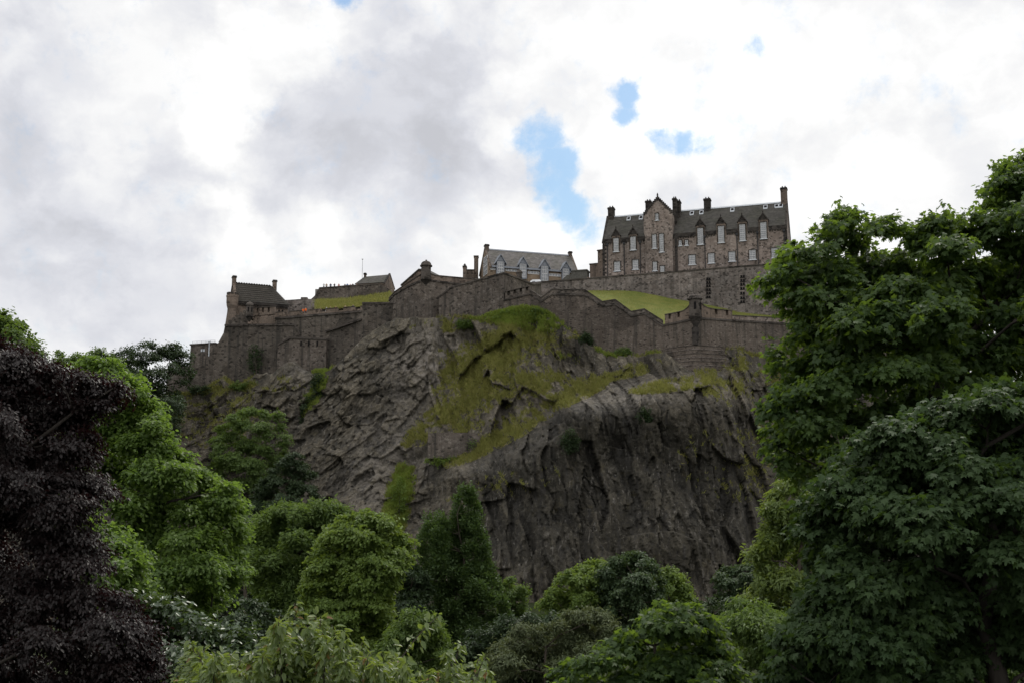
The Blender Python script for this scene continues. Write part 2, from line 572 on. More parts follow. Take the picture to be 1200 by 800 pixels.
def np_mesh(name, verts, faces, material, parent=None, attrs=None, smooth=False, at=None):
    """faces: (n, k) integer array"""
    off = np.array(base_of(parent) if parent is not None else (at if at is not None else (0, 0, 0)))
    me = bpy.data.meshes.new(name)
    nv, nf, k = len(verts), len(faces), faces.shape[1]
    me.vertices.add(nv)
    me.vertices.foreach_set('co', (verts - off).astype(np.float32).ravel())
    me.loops.add(nf * k)
    me.loops.foreach_set('vertex_index', faces.astype(np.int32).ravel())
    me.polygons.add(nf)
    me.polygons.foreach_set('loop_start', np.arange(0, nf * k, k, dtype=np.int32))
    me.polygons.foreach_set('loop_total', np.full(nf, k, dtype=np.int32))
    if smooth:
        me.polygons.foreach_set('use_smooth', np.ones(nf, dtype=bool))
    for an, av in (attrs or {}).items():
        a = me.attributes.new(an, 'FLOAT', 'POINT')
        a.data.foreach_set('value', av.astype(np.float32))
    me.materials.append(material)
    me.update(calc_edges=True)
    o = bpy.data.objects.new(name, me)
    COL.objects.link(o)
    if parent is not None:
        o.parent = parent
    elif at is not None:
        o.location = at
    return o


# ------------------------------------------------------------------ numpy noise
def _hash(ix, iy, seed):
    h = (ix.astype(np.int64) * 374761393 + iy.astype(np.int64) * 668265263 + seed * 974634777) & 0x7fffffff
    h = (h ^ (h >> 13)) * 1274126177 & 0x7fffffff
    h = h ^ (h >> 16)
    return (h & 0xffffff) / float(0xffffff)


def vnoise(x, y, seed=0):
    ix, iy = np.floor(x), np.floor(y)
    fx, fy = x - ix, y - iy
    fx, fy = fx * fx * (3 - 2 * fx), fy * fy * (3 - 2 * fy)
    a, b = _hash(ix, iy, seed), _hash(ix + 1, iy, seed)
    c, d = _hash(ix, iy + 1, seed), _hash(ix + 1, iy + 1, seed)
    return (a * (1 - fx) + b * fx) * (1 - fy) + (c * (1 - fx) + d * fx) * fy


def fbm(x, y, octs=5, seed=0, gain=0.5):
    s, a, tot = 0, 1.0, 0
    for i in range(octs):
        s = s + a * vnoise(x * 2 ** i + 17.3 * i, y * 2 ** i - 9.1 * i, seed + i)
        tot += a
        a *= gain
    return s / tot


def facets(x, y, seed, tilt=1.0, groove=0.0, gw=0.06):
    """broken-rock facets: every cell of a jittered grid is its own tilted plane, split from its neighbours by a groove; about -1..1"""
    ix, iy = np.floor(x), np.floor(y)
    best = np.full(x.shape, 1e9)
    sec = np.full(x.shape, 1e9)
    val = np.zeros(x.shape)
    for dx in (-1, 0, 1):
        for dy in (-1, 0, 1):
            cx, cy = ix + dx, iy + dy
            px = cx + 0.08 + 0.84 * _hash(cx, cy, seed)
            py = cy + 0.08 + 0.84 * _hash(cx, cy, seed + 1)
            d = np.abs(x - px) ** 1.5 + np.abs(y - py) ** 1.5
            v = (_hash(cx, cy, seed + 2) * 2 - 1) * 0.6 + tilt * ((_hash(cx, cy, seed + 3) * 2 - 1) * (x - px) + (_hash(cx, cy, seed + 4) * 2 - 1) * (y - py))
            m = d < best
            sec = np.where(m, best, np.minimum(sec, d))
            best = np.where(m, d, best)
            val = np.where(m, v, val)
    if groove:
        val = val - groove * np.exp(-(sec - best) / gw)
    return val


# ------------------------------------------------------------------ valley floor
def ground_z(y):
    return np.interp(y, [-4000, -3, 4, 9, 18, 32, 60, 150, 195, 225, 8000], [-1.7, -1.7, -1.75, -3.4, -7.5, -13, -15, -14.5, -11, -8, -8])


gx = np.unique(np.concatenate([np.linspace(-4000, -200, 14), np.linspace(-200, 200, 161), np.linspace(200, 4000, 14)]))
gy = np.unique(np.concatenate([np.linspace(-3000, -20, 10), np.linspace(-20, 320, 171), np.linspace(320, 6000, 14)]))
GX, GY = np.meshgrid(gx, gy)
GZ = ground_z(GY) + 0.7 * (fbm(GX * 0.06, GY * 0.06, 4, 5) - 0.5) * (GY > 4)
nxg, nyg = len(gx), len(gy)
idx = np.arange(nxg * nyg).reshape(nyg, nxg)
fc = np.stack([idx[:-1, :-1], idx[:-1, 1:], idx[1:, 1:], idx[1:, :-1]], -1).reshape(-1, 4)
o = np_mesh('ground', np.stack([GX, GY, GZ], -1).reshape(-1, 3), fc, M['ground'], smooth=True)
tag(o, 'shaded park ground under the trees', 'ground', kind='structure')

# ------------------------------------------------------------------ castle rock
CTRL = [
    (-200, 600, 215), (-200, 480, 235), (-200, 720, 200), (0, 560, 222), (0, 480, 245), (0, 700, 195), (100, 470, 246), (100, 600, 210), (100, 720, 192), (215, 455, 257.5), (215, 520, 251),
    (215, 620, 238), (215, 730, 216), (262, 440, 257), (300, 440, 256), (340, 430, 252), (364, 442, 250), (387, 435, 248), (410, 411, 250), (434, 390, 252.5), (462, 372, 253),
    (262, 520, 250), (300, 520, 247.5), (300, 620, 233), (300, 730, 212), (340, 480, 249), (380, 520, 240), (380, 600, 227), (380, 690, 210), (430, 450, 243), (430, 540, 231), (430, 620, 219), (420, 730, 198),
    (470, 420, 246.5), (470, 500, 239), (470, 580, 228), (470, 660, 215), (497, 374, 249.3), (540, 376, 247.6), (560, 374, 246.5), (556, 400, 247), (520, 420, 246), (590, 365, 245.2),
    (500, 470, 243), (492, 540, 235), (486, 610, 225), (480, 700, 208),
    (612, 360, 244.5), (600, 385, 240), (640, 370, 243), (640, 398, 238.5), (690, 408, 239.3), (560, 440, 238), (600, 440, 235), (650, 440, 236), (690, 432, 238),
    (530, 490, 234), (580, 490, 231), (640, 490, 228.5), (540, 465, 237), (620, 465, 233), (500, 515, 232.5), (560, 520, 228), (640, 508, 220.5), (655, 500, 222), (668, 482, 218.5), (700, 478, 218.5), (750, 466, 219), (800, 456, 220), (845, 462, 221),
    (830, 450, 224), (709, 419, 238.5), (753, 416, 237.5), (780, 412, 236.5), (815, 434, 232), (847, 434, 234), (850, 408, 238), (877, 412, 240), (910, 419, 242.5), (750, 440, 233), (800, 440, 231.5), (690, 462, 229), (620, 492, 229.5),
    (700, 450, 231),
    (515, 560, 228), (600, 540, 220), (600, 580, 217.5), (650, 545, 218), (700, 520, 217.2), (760, 520, 217.5), (830, 520, 219), (900, 520, 228), (880, 465, 232), (600, 640, 213), (700, 620, 212.5),
    (800, 620, 213), (900, 620, 219), (560, 640, 214), (600, 720, 208), (700, 720, 207), (800, 720, 208), (900, 720, 211), (520, 620, 217), (520, 710, 207),
    (960, 450, 243), (960, 520, 236), (960, 600, 228), (960, 720, 214), (1100, 450, 255), (1100, 600, 240), (1100, 730, 225), (1300, 470, 262), (1300, 600, 246), (1300, 740, 232),
    (1000, 800, 205), (600, 800, 200), (300, 800, 190), (0, 800, 185), (1300, 800, 225), (-200, 800, 185)]
cp = np.array([tuple(P(*c)) for c in CTRL])
cX, cY, cZ = cp[:, 0], cp[:, 1], cp[:, 2]


def tps(r2):
    return np.where(r2 > 1e-12, r2 * np.log(np.maximum(r2, 1e-12)), 0)


A_ = tps((cX[:, None] - cX) ** 2 + (cZ[:, None] - cZ) ** 2) + np.eye(len(cX)) * 8.0
Pm = np.stack([np.ones_like(cX), cX, cZ], 1)
sysm = np.block([[A_, Pm], [Pm.T, np.zeros((3, 3))]])
sol = np.linalg.solve(sysm, np.concatenate([cY, np.zeros(3)]))


def rock_y(x, z):
    sh = x.shape
    x, z = x.ravel(), z.ravel()
    out = np.empty(len(x))
    for i in range(0, len(x), 20000):
        a, b = x[i:i + 20000], z[i:i + 20000]
        k = tps((a[:, None] - cX) ** 2 + (b[:, None] - cZ) ** 2)
        out[i:i + 20000] = k @ sol[:-3] + sol[-3] + sol[-2] * a + sol[-1] * b
    return out.reshape(sh)


CREST = [(-260, 610, 235), (-100, 560, 240), (0, 530, 244), (60, 500, 246), (120, 474, 250), (180, 460, 255), (214, 458, 256), (240, 450, 257), (262, 438, 257), (280, 447, 256.5), (300, 432, 256), (320, 434, 255), (340, 424, 253), (364, 436, 251), (387, 430, 249),
         (410, 407, 250), (434, 386, 252), (462, 370, 253), (497, 368, 250), (540, 370, 249), (560, 368, 247), (590, 362, 246), (612, 358, 246), (640, 363, 244), (660, 378, 243), (690, 403, 240), (709, 414, 239),
         (753, 411, 238), (780, 408, 237), (812, 432, 233), (846, 430, 234), (850, 404, 238), (870, 404, 240), (877, 410, 241), (910, 415, 243), (960, 436, 244), (1100, 446, 256), (1400, 470, 266)]
cr = np.array([tuple(P(*c)) for c in CREST])
xs = np.unique(np.concatenate([np.arange(-150, -84, 1.2), np.arange(-84, 72, 0.21), np.arange(72, 150, 1.0)]))
NV = 370
vv = np.linspace(0, 1, NV)
T = np.interp(xs, cr[:, 0], cr[:, 2]) + 2.4 * (fbm(xs * .16, xs * 0 + 3.3, 4, 900) - 0.5) + 1.0 * (fbm(xs * .9, xs * 0 + 8.3, 3, 910) - 0.5)
ZB = -18.0
RX = np.repeat(xs[None], NV, 0)
RZ = ZB + vv[:, None] * (T - ZB)[None]
RY = rock_y(RX, RZ)
# broken surface: tilted slabs on the left slope, steep columns on the right face
lw = 1 / (1 + np.exp((RX + 18 + (RZ - 25) * 0.15) / 3.0))
wx = RX + 2.0 * (fbm(RX * 0.12, RZ * 0.12, 3, 31) - 0.5)
wz = RZ + 2.0 * (fbm(RX * 0.12 + 50, RZ * 0.12, 3, 41) - 0.5)


def rot(a):
    c, s = math.cos(a), math.sin(a)
    return wx * c + wz * s, -wx * s + wz * c


ua, wa = rot(R(40))       # along / across the slabs of the left slope
ub, wb = rot(R(100))      # along / across the columns of the right face
ud, wd_ = rot(R(66))      # a second joint set that breaks the slabs and columns into blocks
l1, l2, l3 = facets(ua / 8, wa / 5.0, 100, 1.5), facets(ua / 5.2, wa / 2.2, 110, 1.6, .10), facets(ud / 1.9, wd_ / 1.2, 120, 1.5, .12, .1)
dl = 1.2 * l1 + .72 * l2 + .48 * l3 + .24 * facets(ua / .9, wa / .6, 125, 1.4, .1, .12) + .45 * (fbm(ua * 0.5, wa * 0.8, 5, 130, .6) - 0.5)
r1, r2, r3 = facets(ub / 13, wb / 6.5, 200, 1.4), facets(ub / 10, wb / 2.6, 210, 1.6, .12), facets(ub / 4.2, wb / 1.05, 220, 1.5, .12, .1)
dr = 2.3 * r1 + 1.2 * r2 + .45 * r3 + .22 * facets(ub / 1.4, wb / .55, 225, 1.4, .1, .12) + .45 * (fbm(ub * 0.3, wb * 0.8, 5, 230, .6) - 0.5)
disp = lw * dl + (1 - lw) * dr
face_tone = np.clip(.5 + .30 * (lw * l2 + (1 - lw) * r2) + .22 * (lw * l3 + (1 - lw) * r3) + .2 * (lw * l1 + (1 - lw) * r1), 0, 1)   # fresh and weathered faces
disp += 3.0 * (fbm(RX * 0.07, RZ * 0.07, 3, 300) - 0.5)
fade = np.clip((T[None] - RZ) / 6.0, 0.10, 1.0)
_d = RY * CP + RZ * SP
_mx, _my = 600 + FPX * RX / _d, 400 - FPX * (-RY * SP + RZ * CP) / _d
fade = fade * np.clip(np.sqrt(((_mx - 532) / 46) ** 2 + ((_my - 524) / 24) ** 2) - .55, 0.0, 1.0)   # cut back flush where the masonry patch is let in
RY = RY - disp * fade
RY -= 2.6 * np.clip(1.3 - np.sqrt(((_mx - 530) / 44) ** 2 + ((_my - 556) / 19) ** 2), 0, 1)
tv = np.clip((RZ - (T[None] - 0.9)) / 0.9, 0, 1)
RY += 5.0 * tv ** 2                                   # the crest leans back behind the walls
# vegetation mask, evaluated where the rock stands
Q = np.stack([RX, RY, RZ], -1)
dep = Q[..., 1] * CP + Q[..., 2] * SP
MX = 600 + FPX * Q[..., 0] / dep
MY = 400 - FPX * (-Q[..., 1] * SP + Q[..., 2] * CP) / dep


def ell(cx, cy, rx, ry, ang=0.0, soft=0.5):
    a = R(ang)
    dx, dy = MX - cx, MY - cy
    x, y = dx * math.cos(a) + dy * math.sin(a), -dx * math.sin(a) + dy * math.cos(a)
    d = np.sqrt((x / rx) ** 2 + (y / ry) ** 2)
    return np.clip((1 + soft - d) / (2 * soft), 0, 1)


dz = np.gradient(RY, axis=0) / np.maximum(np.gradient(RZ, axis=0), 1e-3)
ledge = np.clip((dz - 0.35) / 1.2, 0, 1)              # how far the rock lies back here
vp = (fbm(RX * 0.22, RZ * 0.35, 5, 400) - 0.5) * 2
veg = np.zeros_like(RX)
for a in [(265, 455, 60, 7, -4, .7, .6), (606, 392, 54, 34, 0, .5, .9), (575, 435, 50, 40, -25, .5, .85), (535, 485, 52, 16, -36, .6, .9), (690, 420, 56, 8, -3, .6, .45), (605, 465, 56, 24, -15, .6, .45), (720, 436, 40, 7, -10, .6, .26), (512, 500, 14, 8, -40, .6, .8), (570, 520, 42, 8, -24, .6, .85),
          (645, 470, 46, 8, -18, .6, .5), (800, 450, 40, 5, -8, .7, .28), (590, 570, 45, 10, -12, .7, .32), (468, 585, 11, 34, 12, .6, .55), (372, 450, 7, 28, 25, .6, .55), (540, 382, 40, 7, 0, .6, .5),
          (600, 370, 42, 10, 0, .5, 1.0), (250, 470, 40, 40, 0, .8, .08), (880, 440, 40, 26, 0, .8, .22), (870, 540, 50, 30, 0, .8, .16)]:
    veg = np.maximum(veg, ell(a[0], a[1], a[2], a[3], a[4], a[5]) * a[6])
vf = (fbm(RX * 0.8, RZ * 1.1, 4, 450) - 0.5) * 2
veg = np.clip(veg * 1.08 + (vp * 1.15 + vf * .85) * np.clip(veg * 6, 0, 1) + (ledge - 0.42) * 1.0 * (veg > 0.02), 0, 1)
lush = np.clip(ell(605, 370, 42, 9) + .5 * ell(715, 414, 45, 5, -3) + ell(468, 585, 12, 36, 12) + ell(372, 450, 8, 30, 25) + 0.6 * ell(640, 375, 30, 12), 0, 1)
dark = np.clip(ell(760, 590, 180, 112, 0, .3) + ell(630, 590, 80, 80, 0, .4) * 0.8 + ell(600, 530, 40, 22, -25, .5) * .8 + ell(690, 495, 40, 22, 0, .4) * .8, 0, 1)     # basalt of the steep face and under its rim, its shade painted in too
warmth = ell(420, 520, 110, 130, 20, .6)
lip = np.clip(ell(720, 468, 110, 16, -8, .5) + ell(600, 530, 50, 10, -25, .6), 0, 1)  # light along the shelf rim, put into the rock colour
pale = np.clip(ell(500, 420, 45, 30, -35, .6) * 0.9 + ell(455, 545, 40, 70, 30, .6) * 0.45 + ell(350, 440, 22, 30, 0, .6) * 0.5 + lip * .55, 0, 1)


def rock_mat():
    m, t, b = mat('castle_rock')
    g = t.new('ShaderNodeTexCoord').outputs['Object']
    at = lambda n: t.new('ShaderNodeAttribute', attribute_name=n).outputs['Fac']
    n = t.noise(g, 0.22, 8.0, 0.62, dist=0.6)
    c = t.mix(t.maprange(n, 0.32, 0.68), (0.041, 0.036, 0.028), (0.083, 0.0725, 0.057))
    n2 = t.noise(g, 1.1, 8.0, 0.68, dist=0.8)
    c = t.mix(t.maprange(n2, 0.53, 0.68), c, (0.132, 0.119, 0.100))
    c = t.mix(t.maprange(n2, 0.47, 0.33), c, (0.030, 0.028, 0.026))
    n4 = t.noise(g, 4.5, 8.0, 0.72)
    c = t.mix(0.55, c, t.mix(1.0, c, t.mix(t.maprange(n4, 0.3, 0.7), (0.35, 0.35, 0.35), (1.7, 1.7, 1.7)), 'MULTIPLY'))
    c = t.mix(0.85, c, t.mix(1.0, c, t.mix(t.maprange(at('face'), 0.15, 0.85, smooth=False), (0.55, 0.565, 0.58), (1.5, 1.47, 1.38)), 'MULTIPLY'))
    # pale rock, and the lit shelf rim painted lighter
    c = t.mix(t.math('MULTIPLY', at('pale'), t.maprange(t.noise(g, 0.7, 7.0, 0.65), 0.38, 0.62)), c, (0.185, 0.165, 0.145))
    # dark basalt with its painted-in shade, and down-streaks
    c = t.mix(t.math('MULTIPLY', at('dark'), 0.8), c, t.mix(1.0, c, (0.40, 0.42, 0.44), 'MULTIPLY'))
    st = t.noise(t.scale_vec(g, (1.0, 1.0, 0.10), (0, R(-8), 0)), 0.9, 7.0, 0.65)
    c = t.mix(t.math('MULTIPLY', t.maprange(st, 0.51, 0.64), 0.7), c, (0.03, 0.028, 0.026))
    st2 = t.noise(t.scale_vec(g, (1.6, 1.6, 0.16), (0, R(-8), 0)), 0.9, 7.0, 0.7)
    c = t.mix(t.math('MULTIPLY', t.maprange(st2, 0.57, 0.68), 0.7), c, (0.165, 0.152, 0.136))
    dr_ = t.noise(t.scale_vec(g, (2.4, 2.4, 0.22), (0, R(-6), 0)), 0.8, 6.0, 0.75)
    spot = t.noise(g, 0.16, 4.0, 0.6)
    c = t.mix(t.math('MULTIPLY', t.math('MULTIPLY', t.maprange(dr_, 0.63, 0.70), t.maprange(spot, 0.5, 0.62)), at('dark')), c, (0.32, 0.31, 0.29))
    # ochre lichen
    ln = t.noise(g, 0.5, 7.0, 0.65)
    c = t.mix(t.math('MULTIPLY', t.maprange(ln, 0.56, 0.72), 0.3), c, (0.095, 0.078, 0.038))
    # grass and moss
    gn = t.noise(g, 1.4, 7.0, 0.7)
    f = t.maprange(t.math('ADD', at('veg'), t.math('MULTIPLY', t.math('SUBTRACT', gn, 0.5), 2.0)), 0.36, 0.80)
    gc = t.mix(t.maprange(t.noise(g, 0.4, 5.0, 0.6), 0.35, 0.65), (0.122, 0.132, 0.034), (0.172, 0.152, 0.052))
    gc = t.mix(t.maprange(t.noise(g, 2.0, 5.0, 0.6), 0.35, 0.7), gc, (0.085, 0.075, 0.030))
    gc = t.mix(at('lush'), gc, (0.125, 0.16, 0.034))
    c = t.mix(f, c, gc)
    t.l.new(c, b.inputs['Base Color'])
    b.inputs['Roughness'].default_value = 0.9
    b.inputs['Specular IOR Level'].default_value = 0.2
    bp = t.new('ShaderNodeBump')
    bp.inputs['Strength'].default_value = 0.7
    bp.inputs['Distance'].default_value = 0.35
    t.l.new(t.math('ADD', n2, t.math('MULTIPLY', t.noise(g, 3.0, 7.0, 0.7), 0.6)), bp.inputs['Height'])
    t.l.new(bp.outputs[0], b.inputs['Normal'])
    return m


M['rock'] = rock_mat()
nxr = len(xs)
RQ = np.stack([RX, RY, RZ], -1)
back = RQ[-1:].copy()
back[..., 1] += 14
back[..., 2] += 0.5
RQ = np.concatenate([RQ, back], 0)
ext = lambda a: np.concatenate([a, a[-1:]], 0).ravel()
idx = np.arange(nxr * (NV + 1)).reshape(NV + 1, nxr)
fc = np.stack([idx[:-1, :-1], idx[:-1, 1:], idx[1:, 1:], idx[1:, :-1]], -1).reshape(-1, 4)
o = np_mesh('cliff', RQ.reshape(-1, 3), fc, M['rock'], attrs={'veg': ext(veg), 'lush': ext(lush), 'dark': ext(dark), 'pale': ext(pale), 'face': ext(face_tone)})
tag(o, 'dark craggy basalt cliff with grassy ledges under the castle walls', 'cliff', kind='structure')


def rock_pt(px, py):
    d_ = (MX - px) ** 2 + (MY - py) ** 2
    i = np.unravel_index(np.argmin(d_), d_.shape)
    return Vector((RX[i], RY[i], RZ[i]))


# ------------------------------------------------------------------ leaves in bulk
def tmpl(kind):
    if kind == 'maple':
        pr = [(0.0, 0.0), (-115, .42), (-88, .62), (-72, .40), (-48, .86), (-24, .50), (-10, .82), (0, 1.0), (10, .82), (24, .50), (48, .86), (72, .40), (88, .62), (115, .42)]
        v = [(r * math.cos(R(a)) * 0.8 + 0.18 * (r > 0), r * math.sin(R(a)) * 0.8, -0.22 * r * r) for a, r in pr]
        f = [(0, i, i + 1) for i in range(1, len(pr) - 1)]
    elif kind == 'broad':
        v = [(0, 0, 0), (.30, .30, .07), (.70, .25, .03), (1, 0, -.14), (.70, -.25, .03), (.30, -.30, .07)]
        f = [(0, 3, 2, 1), (0, 5, 4, 3)]
    elif kind == 'lance':
        v = [(0, 0, 0), (.28, .19, .06), (.68, .15, -.03), (1, 0, -.24), (.68, -.15, -.03), (.28, -.19, .06)]
        f = [(0, 3, 2, 1), (0, 5, 4, 3)]
    elif kind == 'ovate':
        v = [(0, 0, 0), (.30, .24, .07), (.66, .20, -.02), (1, 0, -.22), (.66, -.20, -.02), (.30, -.24, .07)]
        f = [(0, 3, 2, 1), (0, 5, 4, 3)]
    elif kind == 'blade':
        v = [(0, -.07, 0), (0, .07, 0), (.55, .05, .03), (1, .0, -.12), (1, -.012, -.12), (.55, -.05, .03)]
        f = [(0, 1, 2, 5), (5, 2, 3, 4)]
    return np.array(v, float), np.array(f, int)


def unit(a):
    return a / np.maximum(np.linalg.norm(a, axis=1, keepdims=True), 1e-9)


def leaf_cloud(name, kind, pos, axis, nrm, size, tone, material, parent):
    tv_, tf_ = tmpl(kind)
    A = unit(axis)
    C = unit(nrm - A * (nrm * A).sum(1, keepdims=True))
    B = np.cross(C, A)
    v = pos[:, None] + size[:, None, None] * (tv_[None, :, 0, None] * A[:, None] + tv_[None, :, 1, None] * B[:, None] + tv_[None, :, 2, None] * C[:, None])
    n, k = len(pos), len(tv_)
    f = (tf_[None] + (np.arange(n) * k)[:, None, None]).reshape(-1, tf_.shape[1])
    return np_mesh(name, v.reshape(-1, 3), f, material, parent, attrs={'tone': np.repeat(tone, k)})


def poly_dist(px, py, poly):
    """inside test and distance to the outline, for arrays of points"""
    a = np.array(poly, float)
    b = np.roll(a, -1, 0)
    ins = np.zeros(px.shape, bool)
    dist = np.full(px.shape, 1e9)
    for (x0, y0), (x1, y1) in zip(a, b):
        c = (y0 > py) != (y1 > py)
        with np.errstate(divide='ignore', invalid='ignore'):
            ins ^= c & (px < (x1 - x0) * (py - y0) / (y1 - y0) + x0)
        L2 = max((x1 - x0) ** 2 + (y1 - y0) ** 2, 1e-9)
        u = np.clip(((px - x0) * (x1 - x0) + (py - y0) * (y1 - y0)) / L2, 0, 1)
        dist = np.minimum(dist, np.hypot(px - x0 - u * (x1 - x0), py - y0 - u * (y1 - y0)))
    return ins, dist


def boughs(poly, n, rmin, rmax, Y, depth, r):
    """boughs of many sizes that fill a crown: inside its silhouette, spread in depth as a round crown would be"""
    a = np.array(poly, float)
    x0, y0, x1, y1 = a[:, 0].min(), a[:, 1].min(), a[:, 0].max(), a[:, 1].max()
    px, py = x0 + (x1 - x0) * r.random(6000), y0 + (y1 - y0) * r.random(6000)
    ins, d = poly_dist(px, py, poly)
    px, py, d = px[ins], py[ins], d[ins]
    dm = d.max()
    rr = np.minimum(rmax, np.maximum(rmin, d * (0.75 + 0.5 * r.random(len(d))))) * (0.65 + 0.5 * r.random(len(d)))
    ok = d > rr * 0.6
    px, py, d, rr = px[ok], py[ok], d[ok], rr[ok]
    near = np.full(len(px), 9.0)
    out = []
    k = int(np.argmax(d))
    for _ in range(min(n, len(px))):
        off = r.uniform(-1, 1) * depth * math.sqrt(min(1, d[k] / dm) + .05)
        c = np.array(P(px[k], py[k], Y + off))
        sc = (c[1] * CP + c[2] * SP) / FPX * rr[k]
        out.append((c, np.array((sc * r.uniform(.95, 1.35), sc * r.uniform(.95, 1.35), sc * r.uniform(.6, .85))), d[k] / dm))
        near = np.minimum(near, np.hypot(px - px[k], py - py[k]) / (rr + rr[k]))
        near[k] = -1
        cand = r.integers(0, len(px), 90)
        k = int(cand[np.argmax(near[cand])])
    return out


def tree(name, label, cat, group, base, poly, leaf, size, n_clus, per, clus_r, material, Y, depth, nb=30, rmin=8, rmax=30, trunk_r=0.3, up=0.75, out=0.55, flat=0.3, droop=0.35, jit=0.55, seed=1, barkm='bark',
         limb_w=0.45, twigs=4, n_limbs=7, frond=1.0, top=None, dens_edge=1.0):
    r = np.random.default_rng(seed)
    root = empty(name, base, label, cat, group)
    B = boughs(poly, nb, rmin, rmax, Y, depth, r)
    C0 = np.array([b[0] for b in B])
    RAD = np.array([b[1] for b in B])
    axis = np.array([C0[:, 0].mean(), C0[:, 1].mean()])
    w_ = RAD[:, 0] * RAD[:, 2]
    cnt = np.maximum(3, (n_clus * w_ / w_.sum()).astype(int))
    bi = np.repeat(np.arange(len(B)), cnt)
    m = len(bi)
    d = unit(r.normal(size=(m, 3)))
    d[:, 2] = np.where(r.random(m) < 0.4, np.abs(d[:, 2]), d[:, 2])
    q = 0.25 + 0.8 * r.random(m) ** 0.6
    CC = C0[bi] + d * RAD[bi] * q[:, None]
    rad_out = np.zeros((m, 3))
    rad_out[:, :2] = CC[:, :2] - axis
    OUT = unit(unit(rad_out) * 0.55 + d * 0.8)
    # every spray is a frond: long along its twig, tapering to a tip, thin, drooping
    cs = clus_r * (0.5 + 0.9 * r.random(m))
    npl = np.maximum(4, (per * (cs / clus_r) ** 1.6 * (0.6 + 0.8 * r.random(m))).astype(int))
    E1 = OUT * np.array([1, 1, 0.25]) + r.normal(size=(m, 3)) * np.array([.45, .45, .18])
    E1[:, 2] -= droop * 0.4
    E1 = unit(E1)
    E2 = unit(np.cross(np.array([0, 0, 1.0]) + r.normal(size=(m, 3)) * .25, E1))
    E3 = np.cross(E1, E2)
    ci = np.repeat(np.arange(m), npl)
    n = len(ci)
    u = r.beta(1.5, 1.7, n) * 2 - 1
    lat = r.normal(size=n) * 0.46 * np.clip(1.15 - 0.75 * (u * .5 + .5), 0.1, 1)
    ver = r.normal(size=n) * flat - droop * 0.35 * (u * .5 + .5) ** 2 - 0.15 * np.abs(lat)
    S_ = cs[ci][:, None]
    pos = CC[ci] + S_ * (E1[ci] * (u * 1.15 * frond)[:, None] + E2[ci] * lat[:, None] + E3[ci] * ver[:, None])
    nrm = unit(np.array([0, 0, up]) + OUT[ci] * out + E3[ci] * 0.3 + r.normal(size=(n, 3)) * jit)
    ax = unit(E1[ci] * 0.7 + E2[ci] * (np.sign(lat) * (0.5 + 0.4 * r.random(n)))[:, None] + r.normal(size=(n, 3)) * 0.4 - np.array([0, 0, droop * 1.0]))
    sz = size * (0.55 + 0.75 * r.random(n))
    bt = r.random(len(B))
    ctone = r.random(m)
    tone = np.clip(0.3 * bt[bi[ci]] + 0.3 * ctone[ci] + 0.4 * r.random(n), 0, 1)
    leaf_cloud('crown', leaf, pos, ax, nrm, sz, tone, material, root)
    # trunk, limbs, branches and twigs
    mb = MB()
    b = np.array(base, float)
    tp = np.array([axis[0], axis[1], C0[:, 2].min() * .35 + C0[:, 2].max() * .65]) if top is None else np.array(P(*top))
    n_s = 9
    pts = [b + (tp - b) * np.array([(i / (n_s - 1)) ** 1.3] * 2 + [i / (n_s - 1)]) + (r.normal(size=3) * trunk_r * 0.45 if 0 < i else 0) for i in range(n_s)]
    pts[0] = b - np.array([0, 0, 0.5])
    rd = [trunk_r * (1.2 - 0.85 * i / (n_s - 1)) for i in range(n_s)]
    rd[0] *= 1.35
    mb.tube(pts, rd, 9)
    nodes = [(p, rr_) for p, rr_ in zip(pts[2:], rd[2:])]
    order = np.argsort(-np.linalg.norm(C0 - tp, axis=1) * (0.7 + 0.6 * r.random(len(C0))))

    def grow(src, rs, c, k):
        Ld = np.linalg.norm(c - src)
        m1 = src * .7 + c * .3 + np.array([0, 0, .02 * Ld]) + r.normal(size=3) * .06 * Ld
        m2 = src * .35 + c * .65 + np.array([0, 0, .02 * Ld]) + r.normal(size=3) * .06 * Ld
        rr2 = [rs, rs * .8, rs * .58, rs * .34]
        P4 = [src, m1, m2, c]
        mb.tube(P4, rr2, k)
        for a_, b_ in zip(P4[1:], rr2[1:]):
            nodes.append((a_, b_))

    for k, bi_ in enumerate(order):
        c = C0[bi_]
        best, bs = None, 1e9
        for p, rr_ in nodes:
            dd = c - p
            cost = np.linalg.norm(dd) * (1.0 + (1.2 if dd[2] < 0 else 0.0)) / (rr_ / trunk_r + .35)
            if cost < bs and np.linalg.norm(dd) > 1e-3:
                best, bs = (p, rr_), cost
        rs = min(best[1] * .8, trunk_r * limb_w) if k < n_limbs else min(best[1] * .7, trunk_r * limb_w * .5)
        grow(np.array(best[0]), rs, c, 7 if k < n_limbs else 5)
        tw = np.where(bi == bi_)[0][:twigs]
        for t_ in tw:
            tip = CC[t_] + E1[t_] * cs[t_] * .6
            mid = c * .5 + tip * .5 + np.array([0, 0, .05]) * cs[t_]
            mb.tube([c, mid, tip], [rs * .34, rs * .22, rs * .06], 4)
    mb.build('trunk', M[barkm], root, smooth=True)
    return root


# ------------------------------------------------------------------ ribbons (walls that follow a bent line)
def miter(pts):
    n = len(pts)
    out = []
    for i in range(n):
        a = Vector(pts[max(i - 1, 0)])
        b = Vector(pts[min(i + 1, n - 1)])
        d = Vector((b.x - a.x, b.y - a.y, 0))
        d.normalize()
        out.append(Vector((-d.y, d.x, 0)))
    return out


